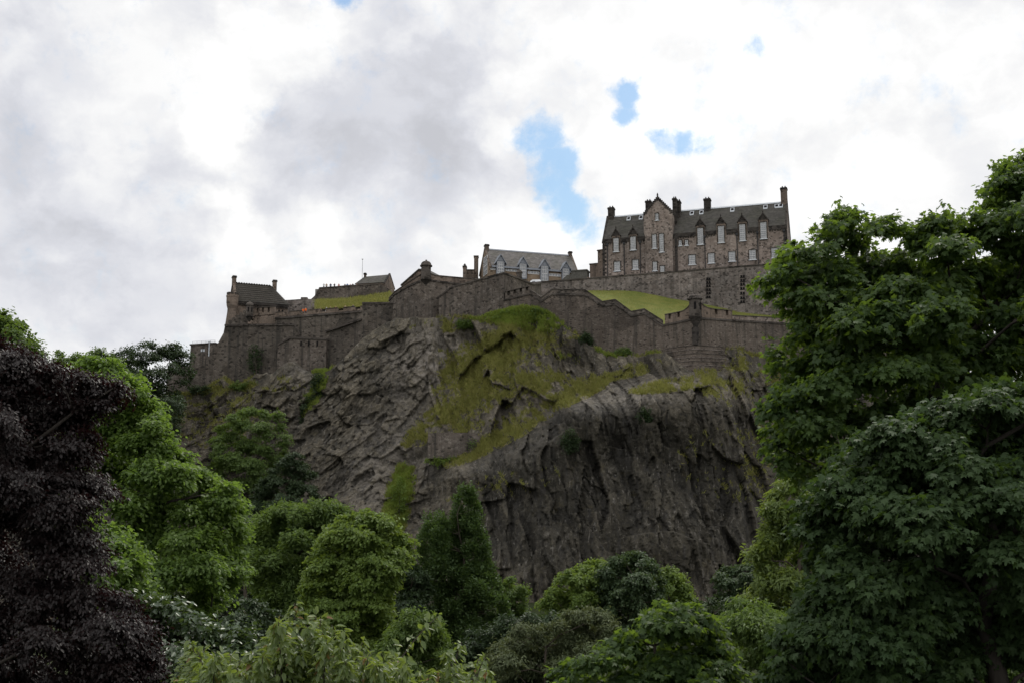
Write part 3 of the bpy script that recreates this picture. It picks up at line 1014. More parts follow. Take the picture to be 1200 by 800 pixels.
def ribbon(mb, tops, bots, front, back, batter=0.0):
    """a wall strip: tops and bots are world points / heights along one bent line; front and back are its two offsets"""
    nr = miter(tops)
    vs = []
    for p, zb, m in zip(tops, bots, nr):
        p = Vector(p)
        k = batter * (p.z - zb)
        a, c = p - m * front, p + m * back
        vs += [Vector((a.x - m.x * k, a.y - m.y * k, zb)), Vector((a.x, a.y, p.z)), Vector((c.x, c.y, p.z)), Vector((c.x, c.y, zb))]
    fs = []
    n = len(tops)
    for i in range(n - 1):
        o, q = 4 * i, 4 * i + 4
        fs += [(o + j, o + (j + 1) % 4, q + (j + 1) % 4, q + j) for j in range(4)]
    fs += [(0, 1, 2, 3), tuple(4 * (n - 1) + j for j in (3, 2, 1, 0))]
    mb.add(vs, fs)


def wp(lst):
    return [P(*q) for q in lst]


def lerp_px(lst, px, k):
    a = np.array(lst, float)
    return float(np.interp(px, a[:, 0], a[:, k]))


def seg(lst, p0, p1, dy=0.0):
    """the piece of a pixel polyline (px, py, Y) between two px values"""
    mid = [q for q in lst if p0 < q[0] < p1]
    return [(p0, lerp_px(lst, p0, 1) + dy, lerp_px(lst, p0, 2))] + [(q[0], q[1] + dy, q[2]) for q in mid] + [(p1, lerp_px(lst, p1, 1) + dy, lerp_px(lst, p1, 2))]


def wall(name, label, line, drop_py, matl, thick=1.6, batter=0.03, string=True, group='castle curtain walls'):
    t = wp(line)
    root = empty(name, (t[0].x, t[0].y, t[0].z - 5), label, 'castle wall', group)
    bots = [P(q[0], q[1] + drop_py, q[2]).z for q in line]
    mb = MB()
    ribbon(mb, t, bots, 0.0, thick, batter)
    mb.build('masonry', matl, root)
    if string:
        mb = MB()
        up = [p + Vector((0, 0, 0.16)) for p in t]
        ribbon(mb, up, [p.z - 0.22 for p in t], 0.20, thick + 0.1)
        mb.build('string_course', M['coping'], root)
    return root


def parapet(root, line, line_bot, matl, gaps=(), gap_w=2.0, sill=0.45, thick=0.9, cope=0.28, closed=True):
    """parapet on a wall: line is its top, line_bot its foot; gaps are the px of the embrasures"""
    mb, mc = MB(), MB()
    cuts = [line[0][0]]
    for g in gaps:
        cuts += [g - gap_w, g + gap_w]
    cuts.append(line[-1][0])
    for i in range(len(cuts) - 1):
        a, b = cuts[i], cuts[i + 1]
        if b - a < 0.1:
            continue
        L = seg(line, a, b)
        tp = wp(L)
        bt = [P(q[0], lerp_px(line_bot, q[0], 1), q[2]).z + 0.17 for q in L]
        if i % 2 == 1:                                  # embrasure: only its sill
            if closed:                                  # blind from here: a deep shaded niche
                ribbon(mb, tp, bt, -thick * .72, thick)
                ribbon(mc, [p + Vector((0, 0, cope)) for p in tp], [p.z + 0.003 for p in tp], 0.12, thick + 0.1)
            tp = [Vector((p.x, p.y, z + (p.z - z) * sill)) for p, z in zip(tp, bt)]
            ribbon(mb, tp, bt, -0.02, thick * (.7 if closed else .95))
        else:
            ribbon(mb, tp, bt, 0.0, thick)
            ribbon(mc, [p + Vector((0, 0, cope)) for p in tp], [p.z + 0.003 for p in tp], 0.12, thick + 0.1)
    mb.build('parapet', matl, root)
    mc.build('coping', M['coping'], root)


def turret(name, label, px, Y, cap_top, cap_base, bottom, corbel_bottom, hw, slit=True, group='stone sentry turrets'):
    c = P(px, bottom, Y)
    k = (c.y * CP + c.z * SP) / FPX
    z = lambda py: P(px, py, Y).z - c.z
    r = hw * k
    root = empty(name, c, label, 'turret', group)
    mb = MB()
    mb.lathe(c, [(r * .25, z(corbel_bottom)), (r * .55, z(corbel_bottom) * .6), (r * 0.9, z(corbel_bottom) * .25), (r * 1.12, z(corbel_bottom) * .08), (r * 1.12, 0.02)], 10, R(18))
    mb.build('corbel', M['soot_stone'], root)
    mb = MB()
    mb.lathe(c, [(r, 0.02), (r, z(cap_base))], 10, R(18))
    mb.build('body', M['coping'], root)
    H = z(cap_top) - z(cap_base)
    mb = MB()
    mb.lathe(c, [(r * 1.25, z(cap_base) + .004), (r * 1.28, z(cap_base) + H * .14), (r * 1.08, z(cap_base) + H * .22), (r * 1.0, z(cap_base) + H * .45), (r * .72, z(cap_base) + H * .68), (r * .3, z(cap_base) + H * .8), (r * .12, z(cap_base) + H * .84),
                 (r * .2, z(cap_base) + H * .92), (r * .05, z(cap_base) + H)], 10, R(18))
    mb.build('domed_cap', M['coping'], root)
    if slit:
        for a in (-100, -40):
            d = Vector((math.cos(R(a)), math.sin(R(a)), 0))
            A = c + d * r * 0.93
            F = Frame(A + Vector((d.y, -d.x, 0)), A - Vector((d.y, -d.x, 0)))
            hh = z(cap_base)
            mb = MB()
            mb.box(F, F.L / 2 - r * .2, F.L / 2 + r * .2, -r * .08, r * .2, hh * .38, hh * .82)
            mb.build('slit', M['shade'], root)
    return root


# ------------------------------------------------------------------ walls
# great curtain wall of the west end (its outer corner leans out down to the rock)
Fd = Frame(P(215, 400, 260), P(460, 400, 256), 0)
pl = [(264, 381), (262, 390), (254, 404.5), (242, 418.5), (231, 436), (219, 453.5), (211, 478), (215, 520), (330, 500), (400, 470), (462, 430), (462, 355.6), (424.5, 355.6), (424, 365), (322.5, 373), (321.5, 380.5)]
root = empty('curtain_wall', Fd.pt(Fd.L / 2, 0, 40), 'long battered curtain wall with ramped left corner below the small tiled house', 'castle wall', 'castle curtain walls')
mb = MB()
mb.prism(Fd, [Fd.px(*q) for q in pl], 0.0, 6.0)
mb.build('masonry', M['dark_stone'], root)


def band(F, p0, p1, th, t0, t1, nm, m, root):
    s0, h0 = F.px(*p0)
    s1, h1 = F.px(*p1)
    b = MB()
    b.prism(F, [(s0, h0 - th / 2), (s1, h1 - th / 2), (s1, h1 + th / 2), (s0, h0 + th / 2)], t0, t1)
    return b.build(nm, m, root)


band(Fd, (263.5, 381.3), (345, 380.3), 0.42, -0.28, 0.5, 'string_course', M['coping'], root)
band(Fd, (345, 380.2), (352, 392), 0.42, -0.28, 0.5, 'string_course', M['coping'], root)
band(Fd, (322.5, 373.2), (424, 365), 0.42, -0.28, 0.5, 'string_course', M['coping'], root)
band(Fd, (424.5, 355.4), (462, 355.2), 0.4, -0.2, 1.5, 'string_course', M['coping'], root)
band(Fd, (382, 389), (424, 374.5), 0.4, -0.6, 0.4, 'ramp_coping', M['coping'], root)
dl_top = [(322.7, 366.5, 258.3), (424, 359, 256.6)]
dl_bot = [(322.7, 372.6, 258.3), (424, 364.4, 256.6)]
parapet(root, dl_top, dl_bot, M['brown_stone'], gaps=(335, 357, 378, 399, 419), gap_w=3.4, sill=0.4, thick=1.0, cope=0.12, closed=False)
parapet(root, [(297, 361.2, 258.7), (322.4, 359.8, 258.3)], [(297, 371.5, 258.7), (322.4, 368.8, 258.3)], M['brown_stone'], gaps=(302, 308.4, 315), gap_w=1.3, sill=0.35, thick=0.8, cope=0.15)
mb = MB()
mb.prism(Fd, [Fd.px(*q) for q in [(296.8, 371.4), (322.4, 368.8), (322.4, 380.6), (296.8, 380.6)]], 0.004, 2)
mb.build('masonry', M['brown_stone'], root)
mb = MB()
ms = MB()
for i in range(5):                                      # stepped ramp parapet up to the turret
    a = 267 + i * 4.3
    y = 380.6 - i * 2.9
    mb.prism(Fd, [Fd.px(*q) for q in [(a, 381.0), (a + 4.28, 381.0), (a + 4.28, y - 5.2), (a, y - 2.6)]], 0.1, 1.2)
    mb.prism(Fd, [Fd.px(*q) for q in [(a + .2, y - 2.6), (a + 2.3, y - 4.0), (a + 2.3, y - 6.2), (a + .2, y - 4.8)]], 0.15, 1.0)
mb.build('ramp_parapet', M['wall_stone'], root)
# the lower bastion standing out from it
Fb = Frame(P(326, 410, 256.9), P(382, 410, 256.0), 0)
root = empty('bastion', Fb.pt(4, 0, 38), 'low square bastion standing out from the foot of the long curtain wall', 'bastion')
mb = MB()
mb.prism(Fb, [Fb.px(*q) for q in [(326, 404), (340, 396), (382, 397.5), (382, 455), (322, 455)]], 0, 4)
mb.build('masonry', M['wall_stone'], root)
band(Fb, (325.5, 404), (340, 395.6), 0.4, -0.25, 3.5, 'coping', M['coping'], root)
band(Fb, (340, 395.6), (382.5, 397.2), 0.4, -0.25, 3.5, 'coping', M['coping'], root)
for q in (352, 361, 371):
    s0, h0 = Fb.px(q, 399.6)
    mb = MB()
    mb.box(Fb, s0, s0 + 0.35, -0.06, 0.2, h0 - 1.1, h0)
    mb.build('loophole', M['shade'], root)

# half-moon bastion in the middle
bm_line = [(456, 352, 257.5), (463, 344.5, 255.6), (478, 335.5, 253.6), (492.5, 329.5, 251.4), (499, 328.5, 250.6), (506, 328.8, 251), (538, 333, 253.6), (553, 334, 256), (562, 334, 259)]
root = wall('bastion_wall', 'tall curved bastion wall below the left domed sentry turret', bm_line, 62, M['wall_stone'], thick=2.5)
parapet(root, [(456, 350, 257.5), (463, 342.2, 255.6), (478, 332, 253.6), (488, 325.6, 252), (492.8, 322.6, 251.4)], bm_line, M['brown_stone'], cope=0.2)
parapet(root, [(505.2, 321.4, 251), (510, 323.4, 251.3), (530, 325.2, 253), (553, 327.2, 256), (562, 327.6, 259)], bm_line, M['brown_stone'], cope=0.2)
turret('sentry_turret', 'domed sentry turret with finial on the middle bastion wall', 499.2, 250.9, 304.5, 312.6, 328, 334.5, 5.9, slit=False)
# tall wall rising to a point
line = [(514.5, 348, 249.6), (529.3, 336.2, 249.2), (564, 327.0, 248.3), (590, 319.8, 247), (607, 326, 253.5), (624.5, 333.2, 260), (634, 332, 270)]
wall('curtain_wall', 'tall plain curtain wall whose top rises to a peak beside the grassy knoll', line, 60, M['wall_stone'], thick=2.2)
turret('wall_cap', 'small round-headed stone cap on the falling wall top in front of the long grey-roofed building', 608.5, 255, 315.6, 320.5, 327, 328.5, 3.4, slit=False, group=None)
# zigzag lower wall
z_line = [(590, 352, 246.6), (621, 344.3, 246), (634.3, 353.3, 245), (647, 344.6, 243.6), (685.7, 345.6, 241.6), (706, 358.6, 241), (721, 356.2, 240.7), (740, 370.2, 240.3), (755, 367.2, 240), (776, 381.4, 239.4),
          (815, 373.2, 235.6), (823, 373.0, 236.2), (858, 375.4, 239.2), (910, 378.4, 243.6), (1000, 384, 251), (1130, 394, 262)]
root = wall('curtain_wall', 'zigzag lower curtain wall with stepped top running below the grass bank', z_line, 64, M['brown_wall'], thick=1.8)
zt = [(621, 340.2, 246), (634.3, 349.2, 245), (647, 339.6, 243.6), (685.7, 340.2, 241.6), (706, 354.0, 241), (721, 351.6, 240.7), (740, 365.6, 240.3), (755, 362.6, 240), (777, 376.4, 239.3)]
parapet(root, zt, z_line, M['wall_stone'], cope=0.2)
parapet(root, [(592, 342.4, 246.5), (621, 335.6, 246)], z_line, M['wall_stone'], gaps=(596, 603.2, 610.3, 617.6), gap_w=1.5, cope=0.15)
parapet(root, [(779, 369.2, 239.1), (792, 366.8, 237.9), (800.7, 364.6, 237), (805, 361.6, 236.6), (808.2, 357.6, 236.3)], z_line, M['brown_stone'], gaps=(784.6, 795.2), gap_w=1.4, cope=0.15)
parapet(root, [(822, 356, 236.1), (825, 358.8, 236.4), (829, 361, 236.7), (836.7, 362.7, 237.4), (858, 364.4, 239.2)], z_line, M['brown_stone'], gaps=(839.2, 852), gap_w=1.6, cope=0.15)
parapet(root, [(858.2, 370, 239.2), (910, 372.6, 243.6), (1000, 378, 251), (1130, 388, 262)], z_line, M['pink_stone'], cope=0.15)
for k in range(6):                                      # footing that steps out under the corner turret
    y = 405.5 + k * 5.0
    L = [(781, y + 3.5 + k * .4, 238.9), (800, y + 1.0, 237.0), (815, y - 0.5, 235.4), (823, y, 236.0), (846.5 + k * .3, y + 1.5, 238.2)]
    t = wp(L)
    mb = MB()
    ribbon(mb, t, [p.z - (1.2 if k < 5 else 7) for p in t], 0.4 + 0.5 * k, 0.6, 0.0)
    mb.build('stepped_footing', M['brown_wall'], root)
    mb = MB()
    ribbon(mb, [p + Vector((0, 0, .12)) for p in t], [p.z + .003 for p in t], 0.5 + 0.5 * k, 0.6, 0.0)
    mb.build('footing_ledge', M['grey_stone'] if k % 2 else M['coping'], root)
turret('sentry_turret', 'domed sentry turret on the jutting corner of the zigzag wall below the grass bank', 815, 235.9, 343.2, 351.5, 371, 386, 7.0)
mb = MB()
c0 = P(815, 384, 235.3)
mb.tube([c0, P(815, 404, 235.2)], [0.75, 0.6], 6)
mb.build('buttress', M['soot_stone'], root)
# terrace wall under the big house
Ft = Frame(P(624, 332.3, 286), P(903, 310.2, 267), 0)
tz = Ft.px(700, 326.5)[1]
root = empty('terrace_wall', Ft.pt(20, 0, tz - 6), 'long straight terrace wall between the grass bank and the big pink stone house', 'castle wall', 'castle curtain walls')
mb = MB()
hA, hB = Ft.px(624, 332.3)[1], Ft.px(903, 310.2)[1]
mb.prism(Ft, [(-6, hA - 30), (Ft.L + 9, hA - 45), (Ft.L + 9, hB), (-6, hA)], 0, 1.6)
mb.box(Ft, Ft.L + 7.4, Ft.L + 8.99, 1.61, 34, hA - 45, hB - .01)
mb.build('masonry', M['grey_stone'], root)
mb = MB()
mb.prism(Ft, [(-6, hA), (Ft.L + 9.1, hB), (Ft.L + 9.1, hB + .3), (-6, hA + .3)], -0.18, 1.7)
mb.build('coping', M['coping'], root)
for q, ys, ws in ((830.2, (327, 331, 335, 339.5, 343.5, 348), 2.8), (870.2, (324, 328.6, 333, 338, 343.5, 349, 353.6), 2.9)):
    for y in ys:
        mb = MB()
        for dx in (-ws / 2, ws / 2):
            s0, h0 = Ft.px(q + dx, y)
            mb.box(Ft, s0 - 0.22, s0 + 0.22, -0.05, 0.2, h0 - .27, h0 + .27)
        s0, h0 = Ft.px(q, y + 1.6)
        mb.box(Ft, s0 - 0.62, s0 + 0.62, -0.12, 0.1, h0 - .05, h0 + .08)
        mb.build('drain_slot', M['shade'], root)  # solid blocks set proud; their dark colour paints in the openings' shade

# sheets of ground inside the walls
def sheet(name, rows, matl, label, noise=0.25, nsub=14, kind='structure'):
    """rows of world points (same count), filled smoothly"""
    A = np.array([[tuple(p) for p in r_] for r_ in rows])
    n, m = A.shape[:2]
    u = np.linspace(0, m - 1, (m - 1) * nsub + 1)
    v = np.linspace(0, n - 1, (n - 1) * nsub + 1)
    iu = np.minimum(u.astype(int), m - 2)
    fu = (u - iu)[None, :, None]
    iv = np.minimum(v.astype(int), n - 2)
    fv = (v - iv)[:, None, None]
    B = A[:, iu] * (1 - fu) + A[:, iu + 1] * fu
    C = B[iv] * (1 - fv) + B[iv + 1] * fv
    C[..., 2] += noise * 2 * (fbm(C[..., 0] * .3, C[..., 1] * .3, 4, 77) - 0.5)
    ny, nx = C.shape[:2]
    ix = np.arange(ny * nx).reshape(ny, nx)
    f = np.stack([ix[:-1, :-1], ix[:-1, 1:], ix[1:, 1:], ix[1:, :-1]], -1).reshape(-1, 4)
    o = np_mesh(name, C.reshape(-1, 3), f, matl, smooth=True)
    return tag(o, label, 'ground', kind=kind), C


def on_terrace(px, py):
    s, h = Ft.px(px, py)
    return Ft.pt(s, -0.05, h)


bx = [640, 690, 720, 745, 784, 810, 851, 864, 905, 960]
by = [352, 340.5, 340.5, 341.5, 349.5, 353.5, 362, 366, 370, 376]
fy = [362, 358, 368, 378, 390, 385, 386, 386, 388, 392]
bankrow = [on_terrace(a, b_) for a, b_ in zip(bx, by)]
frontrow = [P(a, b_, lerp_px(z_line, a, 2) + 1.6) for a, b_ in zip(bx, fy)]
midrow = [(a * 0.45 + b_ * 0.55) + Vector((0, 0, 0.5)) for a, b_ in zip(bankrow, frontrow)]
bank, BANK = sheet('grass_bank', [frontrow, midrow, bankrow], M['lawn'], 'bright mown grass bank between the zigzag wall and the terrace wall', 0.15)
_, STRIP = sheet('rough_bank', [[P(372, 362, 259), P(400, 361, 259), P(425, 359, 259), P(462, 358, 259)], [P(372, 352.5, 285), P(400, 350.5, 287), P(430, 348, 288), P(460, 343.5, 288)]], M['rough_grass'],
      'strip of rough yellow grass under the upper rampart', 0.5)
dz_ = Fd.px(330, 373)[1] + .25
dz2 = Fd.px(420, 364)[1] + .25
ds0, ds1 = Fd.px(290, 372)[0], Fd.px(440, 364)[0]
sheet('rampart_walk', [[Fd.pt(ds0, 1.05, dz_), Fd.pt(ds1, 1.05, dz2)], [Fd.pt(ds0, 14, dz_ + .1), Fd.pt(ds1, 14, dz2 + .1)]], M['paving'], 'paved walk behind the long curtain wall', 0.02, 6)
sheet('terrace', [[Ft.pt(-20, 1.5, hA - 0.4), Ft.pt(Ft.L + 8, 1.5, hB - 0.4)], [Ft.pt(-20, 34, hA - 0.4), Ft.pt(Ft.L + 8, 34, hB - 0.4)]], M['paving'], 'paved terrace in front of the big house', 0.02, 6)

# ------------------------------------------------------------------ windows
def window(F, parent, px, top, bot, wpx, cols=4, rows=6, t=0.0, surround=True, hw=None, sill=True, bar=0.05):
    s0, h1 = F.px(px - wpx / 2, top, t)
    s1, h0 = F.px(px + wpx / 2, bot, t)
    fr = 0.09
    mb = MB()
    for a, b_, c, d in ((s0, s0 + fr, h0, h1), (s1 - fr, s1, h0, h1), (s0 + fr, s1 - fr, h0, h0 + fr * 1.4), (s0 + fr, s1 - fr, h1 - fr, h1)):
        mb.box(F, a, b_, t - 0.07, t, c, d)
    for i in range(1, cols):
        s = s0 + (s1 - s0) * i / cols
        mb.box(F, s - bar / 2, s + bar / 2, t - 0.055, t - 0.03, h0 + fr, h1 - fr)
    for j in range(1, rows):
        h = h0 + (h1 - h0) * j / rows
        k = bar / 2 * (1.9 if rows >= 4 and j == rows // 2 else 1)
        mb.box(F, s0 + fr, s1 - fr, t - 0.05, t - 0.025, h - k, h + k)
    w_ = mb.build('window', M['white'], parent)
    mb = MB()
    mb.box(F, s0 + .02, s1 - .02, t - 0.022, t + 0.1, h0 + .02, h1 - .02)
    mb.build('pane', M['glass'], w_)
    if surround:
        q = 0.2
        mb = MB()
        for a, b_, c, d in ((s0 - q, s0, h0 - .02, h1 + q), (s1, s1 + q, h0 - .02, h1 + q), (s0, s1, h1, h1 + q)):
            mb.box(F, a, b_, t - 0.13, t + 0.1, c, d)
        mb.build('surround', M['soot_stone'], w_)
    if sill:
        mb = MB()
        mb.box(F, s0 - .22, s1 + .22, t - 0.2, t + 0.1, h0 - 0.2, h0 - .022)
        mb.build('sill', M['lead'] if surround else M['white'], w_)
    return w_


def chimney(F, parent, s, t, h0, h1, ws, wt, matl, pots=2):
    mb = MB()
    mb.box(F, s - ws / 2, s + ws / 2, t - wt / 2, t + wt / 2, h0, h1)
    c = mb.build('chimney', matl, parent)
    mb = MB()
    mb.box(F, s - ws / 2 - .12, s + ws / 2 + .12, t - wt / 2 - .12, t + wt / 2 + .12, h1 - .42, h1 - .12)
    mb.box(F, s - ws / 2 - .04, s + ws / 2 + .04, t - wt / 2 - .04, t + wt / 2 + .04, h1 - .118, h1 + .06)
    mb.build('chimney_cap', M['soot_stone'], c)
    for i in range(pots):
        mb = MB()
        mb.lathe(F.pt(s + (i - (pots - 1) / 2) * ws / (pots + .3), t, h1 + .06), [(.17, 0), (.14, .45), (.17, .5)], 8)
        mb.build('chimney_pot', M['soot_stone'], c)
    return c


# ------------------------------------------------------------------ the big pink stone house
Fh = Frame(P(706, 285, 285), P(922, 264, 271.2), 0)
c1 = lambda x, y: (680 + x / 4.6154, 210 + y / 4.6154)
hl = Fh.L
he = 0.5 * (Fh.px(*c1(140, 334))[1] + Fh.px(*c1(1100, 250))[1])
hb = Ft.px(760, 322)[1] - 0.8
HD = 11.0
hr_ = Fh.px(*c1(900, 143), t=HD / 2)[1]
house = empty('stone_house', Fh.pt(hl / 2, 0, hb), 'long pink rubble stone house with steep brown slate roof, gabled dormers and white windows', 'house')
mb = MB()
mb.box(Fh, 0, hl, 0, HD, hb, he)
gp = [(0.0, he), (HD / 2, hr_ + .05), (HD, he)]
mb.prism_s(Fh, [(0.02, he), (HD / 2, hr_ - .05), (HD - .02, he)], 0.05, 0.6)
mb.prism_s(Fh, [(0.02, he), (HD / 2, hr_ - .05), (HD - .02, he)], hl - 0.6, hl - 0.05)
mb.build('wall', M['pink_stone'], house)
mb = MB()
ov = -0.03
sl_ = (hr_ - he) / (HD / 2)
mb.prism_s(Fh, [(-ov, he - ov * sl_ + .25), (HD / 2, hr_ + .1), (HD + ov, he - ov * sl_ + .25), (HD + ov, he - ov * sl_ + .02), (HD / 2, hr_ - .2), (-ov, he - ov * sl_ + .02)], 0.45, hl - 0.45)
roof = mb.build('roof', M['slate'], house)
mb = MB()
mb.prism_s(Fh, [(HD / 2 - .3, hr_ - .16), (HD / 2, hr_ + .24), (HD / 2 + .3, hr_ - .16)], 0.5, hl - 0.5)
mb.build('ridge', M['lead'], roof)
for s_a in (-0.08, hl - 0.42):
    mb = MB()
    mb.prism_s(Fh, [(-.35, he - .5), (HD / 2, hr_ + .42), (HD + .35, he - .5), (HD + .35, he - .9), (HD / 2, hr_ - .1), (-.35, he - .9)], s_a, s_a + 0.5)
    mb.build('skew', M['soot_stone'], house)
# corbelled eaves course and quoins
DORM = [(194, 322, 391, 28), (286, 314, 382, 29), (650, 267, 352, 32), (762, 257, 342, 34), (877, 247, 332, 34), (991, 236, 321, 35)]
dspan = []
for x, y0, y1, wx_ in DORM:
    q0 = Fh.px(680 + x / 4.6154 - wx_ / 9.2, 210 + y0 / 4.6154)[0] - .42
    q1 = Fh.px(680 + x / 4.6154 + wx_ / 9.2, 210 + y0 / 4.6154)[0] + .42
    dspan.append((q0, q1))
edge = 0.0
for q0, q1 in dspan + [(hl, hl)]:
    mb = MB()
    mb.box(Fh, edge, q0, -0.25, 0, he - 0.75, he + 0.18)
    s = edge + .25
    while s < q0 - .2:
        mb.box(Fh, s - .17, s + .17, -0.17, 0, he - 1.12, he - 0.753)
        s += .62
    mb.build('cornice', M['soot_stone'], house)
    edge = q1
for sq in (0.0, hl - 0.55):
    mb = MB()
    k, h = 0, hb
    while h < he - 1.3:
        e = 0.55 if k % 2 else 0.95
        a = sq if sq < 1 else hl - e
        mb.box(Fh, a - (0.04 if sq < 1 else 0), a + e + (0.04 if sq > 1 else 0), -0.04, 0.3, h, h + 0.46)
        h += 0.5
        k += 1
    mb.build('quoins', M['soot_stone'], house)
# gabled bay
sb0, sb1 = Fh.px(*c1(346, 400), t=-0.9)[0], Fh.px(*c1(502, 400), t=-0.9)[0]
h_ap = Fh.px(*c1(420, 100), t=-0.9)[1]
h_sh = Fh.px(*c1(350, 190), t=-0.9)[1]
h_nk = Fh.px(*c1(345, 285), t=-0.9)[1]
bay = MB()
BT = -0.9
sm_ = (sb0 + sb1) / 2
bay.prism(Fh, [(sb0 + .28, hb), (sb1 - .1, hb), (sb1 - .1, h_nk - 2.6), (sb1 - .02, h_nk - 1), (sb1, h_nk), (sb1, h_sh), (sm_, h_ap), (sb0, h_sh), (sb0, h_nk), (sb0 + .1, h_nk - .6), (sb0 + .28, h_nk - 1.2)], BT, 4.5)
bay_o = bay.build('gabled_bay', M['pink_stone'], house)
mb = MB()
NS = 9
for i in range(NS):                                     # crow steps
    f0, f1 = i / NS, (i + 1) / NS
    top = h_sh + (h_ap - h_sh) * f1 + .12
    for sg in (-1, 1):
        a = sm_ + sg * (sb1 - sb0) / 2 * (1 - f0)
        b_ = sm_ + sg * (sb1 - sb0) / 2 * (1 - f1)
        mb.box(Fh, min(a, b_) - (.05 if sg < 0 else 0), max(a, b_) + (.05 if sg > 0 else 0), BT - .08, BT + .5, top - (h_ap - h_sh) / NS - .35, top)
mb.build('crow_steps', M['soot_stone'], bay_o)
mb = MB()
mb.lathe(Fh.pt(sm_, BT + .2, h_ap), [(.2, -.1), (.14, .3), (.3, .42), (.12, .6), (.24, .8), (.05, 1.25)], 8)
mb.build('finial', M['soot_stone'], bay_o)
mb = MB()
mb.prism_s(Fh, [(BT + .5, h_sh), (4.2, h_sh), (4.2, h_sh - .2), (BT + .5, h_sh - .2)], sb0 + .05, sb0 + .1)
mb.prism(Fh, [(sb0 - .15, h_sh - .05), (sm_, h_ap - .05), (sb1 + .15, h_sh - .05), (sb1 + .15, h_sh - .3), (sm_, h_ap - .3), (sb0 - .15, h_sh - .3)], BT + .52, HD / 2)
mb.build('bay_roof', M['slate'], bay_o)
for x, y0, y1, wx_, cc, rr, sur in [(415, 188, 222, 16, 2, 3, True), (401, 302, 374, 22, 3, 6, True), (440, 298, 394, 24, 3, 8, True), (404, 449, 495, 22, 3, 4, True), (444, 472, 502, 22, 3, 3, True)]:
    a, b_ = c1(x, y0), c1(x, y1)
    window(Fh, bay_o, a[0], a[1], b_[1], wx_ / 4.6154, cc, rr, t=BT)
# windows and dormers of the long front
for x, y0, y1, wx_ in DORM:
    a, b_ = c1(x, y0), c1(x, y1)
    s0, h1 = Fh.px(a[0] - wx_ / 9.2, a[1])
    s1, h0 = Fh.px(a[0] + wx_ / 9.2, b_[1])
    mb = MB()
    mb.box(Fh, s0 - .4, s1 + .4, -0.03, 2.6, h0 - 0.5, h1 + .62)
    d_ = mb.build('dormer', M['brown_stone'], house)
    gx0, gx1, gz = s0 - .62, s1 + .62, h1 + .62
    ap = Fh.px(*c1(x, y0 - 56))[1]
    mb = MB()
    mb.prism(Fh, [(gx0 + .14, gz), (gx1 - .14, gz), ((gx0 + gx1) / 2, ap - .14)], -0.05, 0.4)
    mb.build('gablet', M['soot_stone'], d_)
    mb = MB()
    mm = (gx0 + gx1) / 2
    mb.prism(Fh, [(gx0, gz + .003), (mm, ap), (gx1, gz + .003), (gx1 - .3, gz + .003), (mm, ap - .35), (gx0 + .3, gz + .003)], -0.2, 0.42)
    mb.prism(Fh, [(gx0 + .05, gz + .01), (mm, ap - .05), (gx1 - .05, gz + .01)], 0.43, 3.6)
    mb.lathe(Fh.pt(mm, 0, ap - .1), [(.12, 0), (.1, .25), (.2, .35), (.06, .6)], 6)
    mb.build('dormer_roof', M['soot_stone'], d_)
    window(Fh, d_, a[0], a[1], b_[1], wx_ / 4.6154, 4, 8, t=-0.035)
for x, y0, y1, wx_ in [(200, 449, 496, 32), (299, 439, 487, 31), (605, 413, 461, 36), (709, 404, 453, 34), (821, 395, 443, 36), (932, 386, 434, 36), (1052, 375, 424, 36)]:
    a, b_ = c1(x, y0), c1(x, y1)
    window(Fh, house, a[0], a[1], b_[1], wx_ / 4.6154, 4, 5)
for x, y0, y1 in [(541, 333, 360), (575, 331, 358)]:
    a, b_ = c1(x, y0), c1(x, y1)
    window(Fh, house, a[0], a[1], b_[1], 3.5, 1, 2)
# rainwater pipes
for x in (147, 238, 325, 675, 850, 962, 1107):
    s, _ = Fh.px(*c1(x, 400))
    mb = MB()
    mb.tube([Fh.pt(s, -.16, hb), Fh.pt(s, -.16, he - .9)], [.11, .11], 6)
    mb.box(Fh, s - .28, s + .28, -.4, -.02, he - 1.5, he - .95)
    mb.build('drainpipe', M['pipe'], house)
mb = MB()
s = Fh.px(*c1(520, 400))[0]
mb.box(Fh, s - .3, s + .3, -.35, -.01, hb, he - .2)
mb.build('buttress', M['soot_stone'], house)
# chimneys
for x, yt, wpx_, t_ in [(168, 158, 34, HD / 2), (370, 122, 32, 3.2), (511, 108, 22, 2.8), (531, 122, 24, 4.4), (687, 110, 36, HD / 2), (1109, 50, 34, HD / 2)]:
    s, h1 = Fh.px(*c1(x, yt), t=t_)
    s = min(max(s, 0.9), hl - 0.75)
    wv = wpx_ / 4.6154 * 0.21
    chimney(Fh, house, s, t_, he + 1.2, h1, wv, 1.5, M['soot_stone'] if x < 1000 else M['brown_stone'], pots=2)
# skylights below the ridge
for x, y in [(262, 213), (328, 206), (603, 177), (655, 172), (822, 157), (1001, 138), (1062, 132), (1084, 131)]:
    tt = HD / 2 - 1.0
    s, h = Fh.px(*c1(x, y), t=tt)
    hh = he + sl_ * tt + .18
    mb = MB()
    u0, u1 = tt - .42, tt + .42
    mb.prism_s(Fh, [(u0, hh - .42 * sl_ + .02), (u1, hh + .42 * sl_ + .02), (u1, hh + .42 * sl_ + .16), (u0, hh - .42 * sl_ + .2)], s - .5, s + .5)
    sk = mb.build('skylight', M['lead'], roof)
    mb = MB()
    mb.prism_s(Fh, [(u0 + .16, hh - .26 * sl_ + .1), (u1 - .16, hh + .26 * sl_ + .1), (u1 - .16, hh + .26 * sl_ + .21), (u0 + .16, hh - .26 * sl_ + .24)], s - .34, s + .34)
    mb.build('pane', M['shade'], sk)
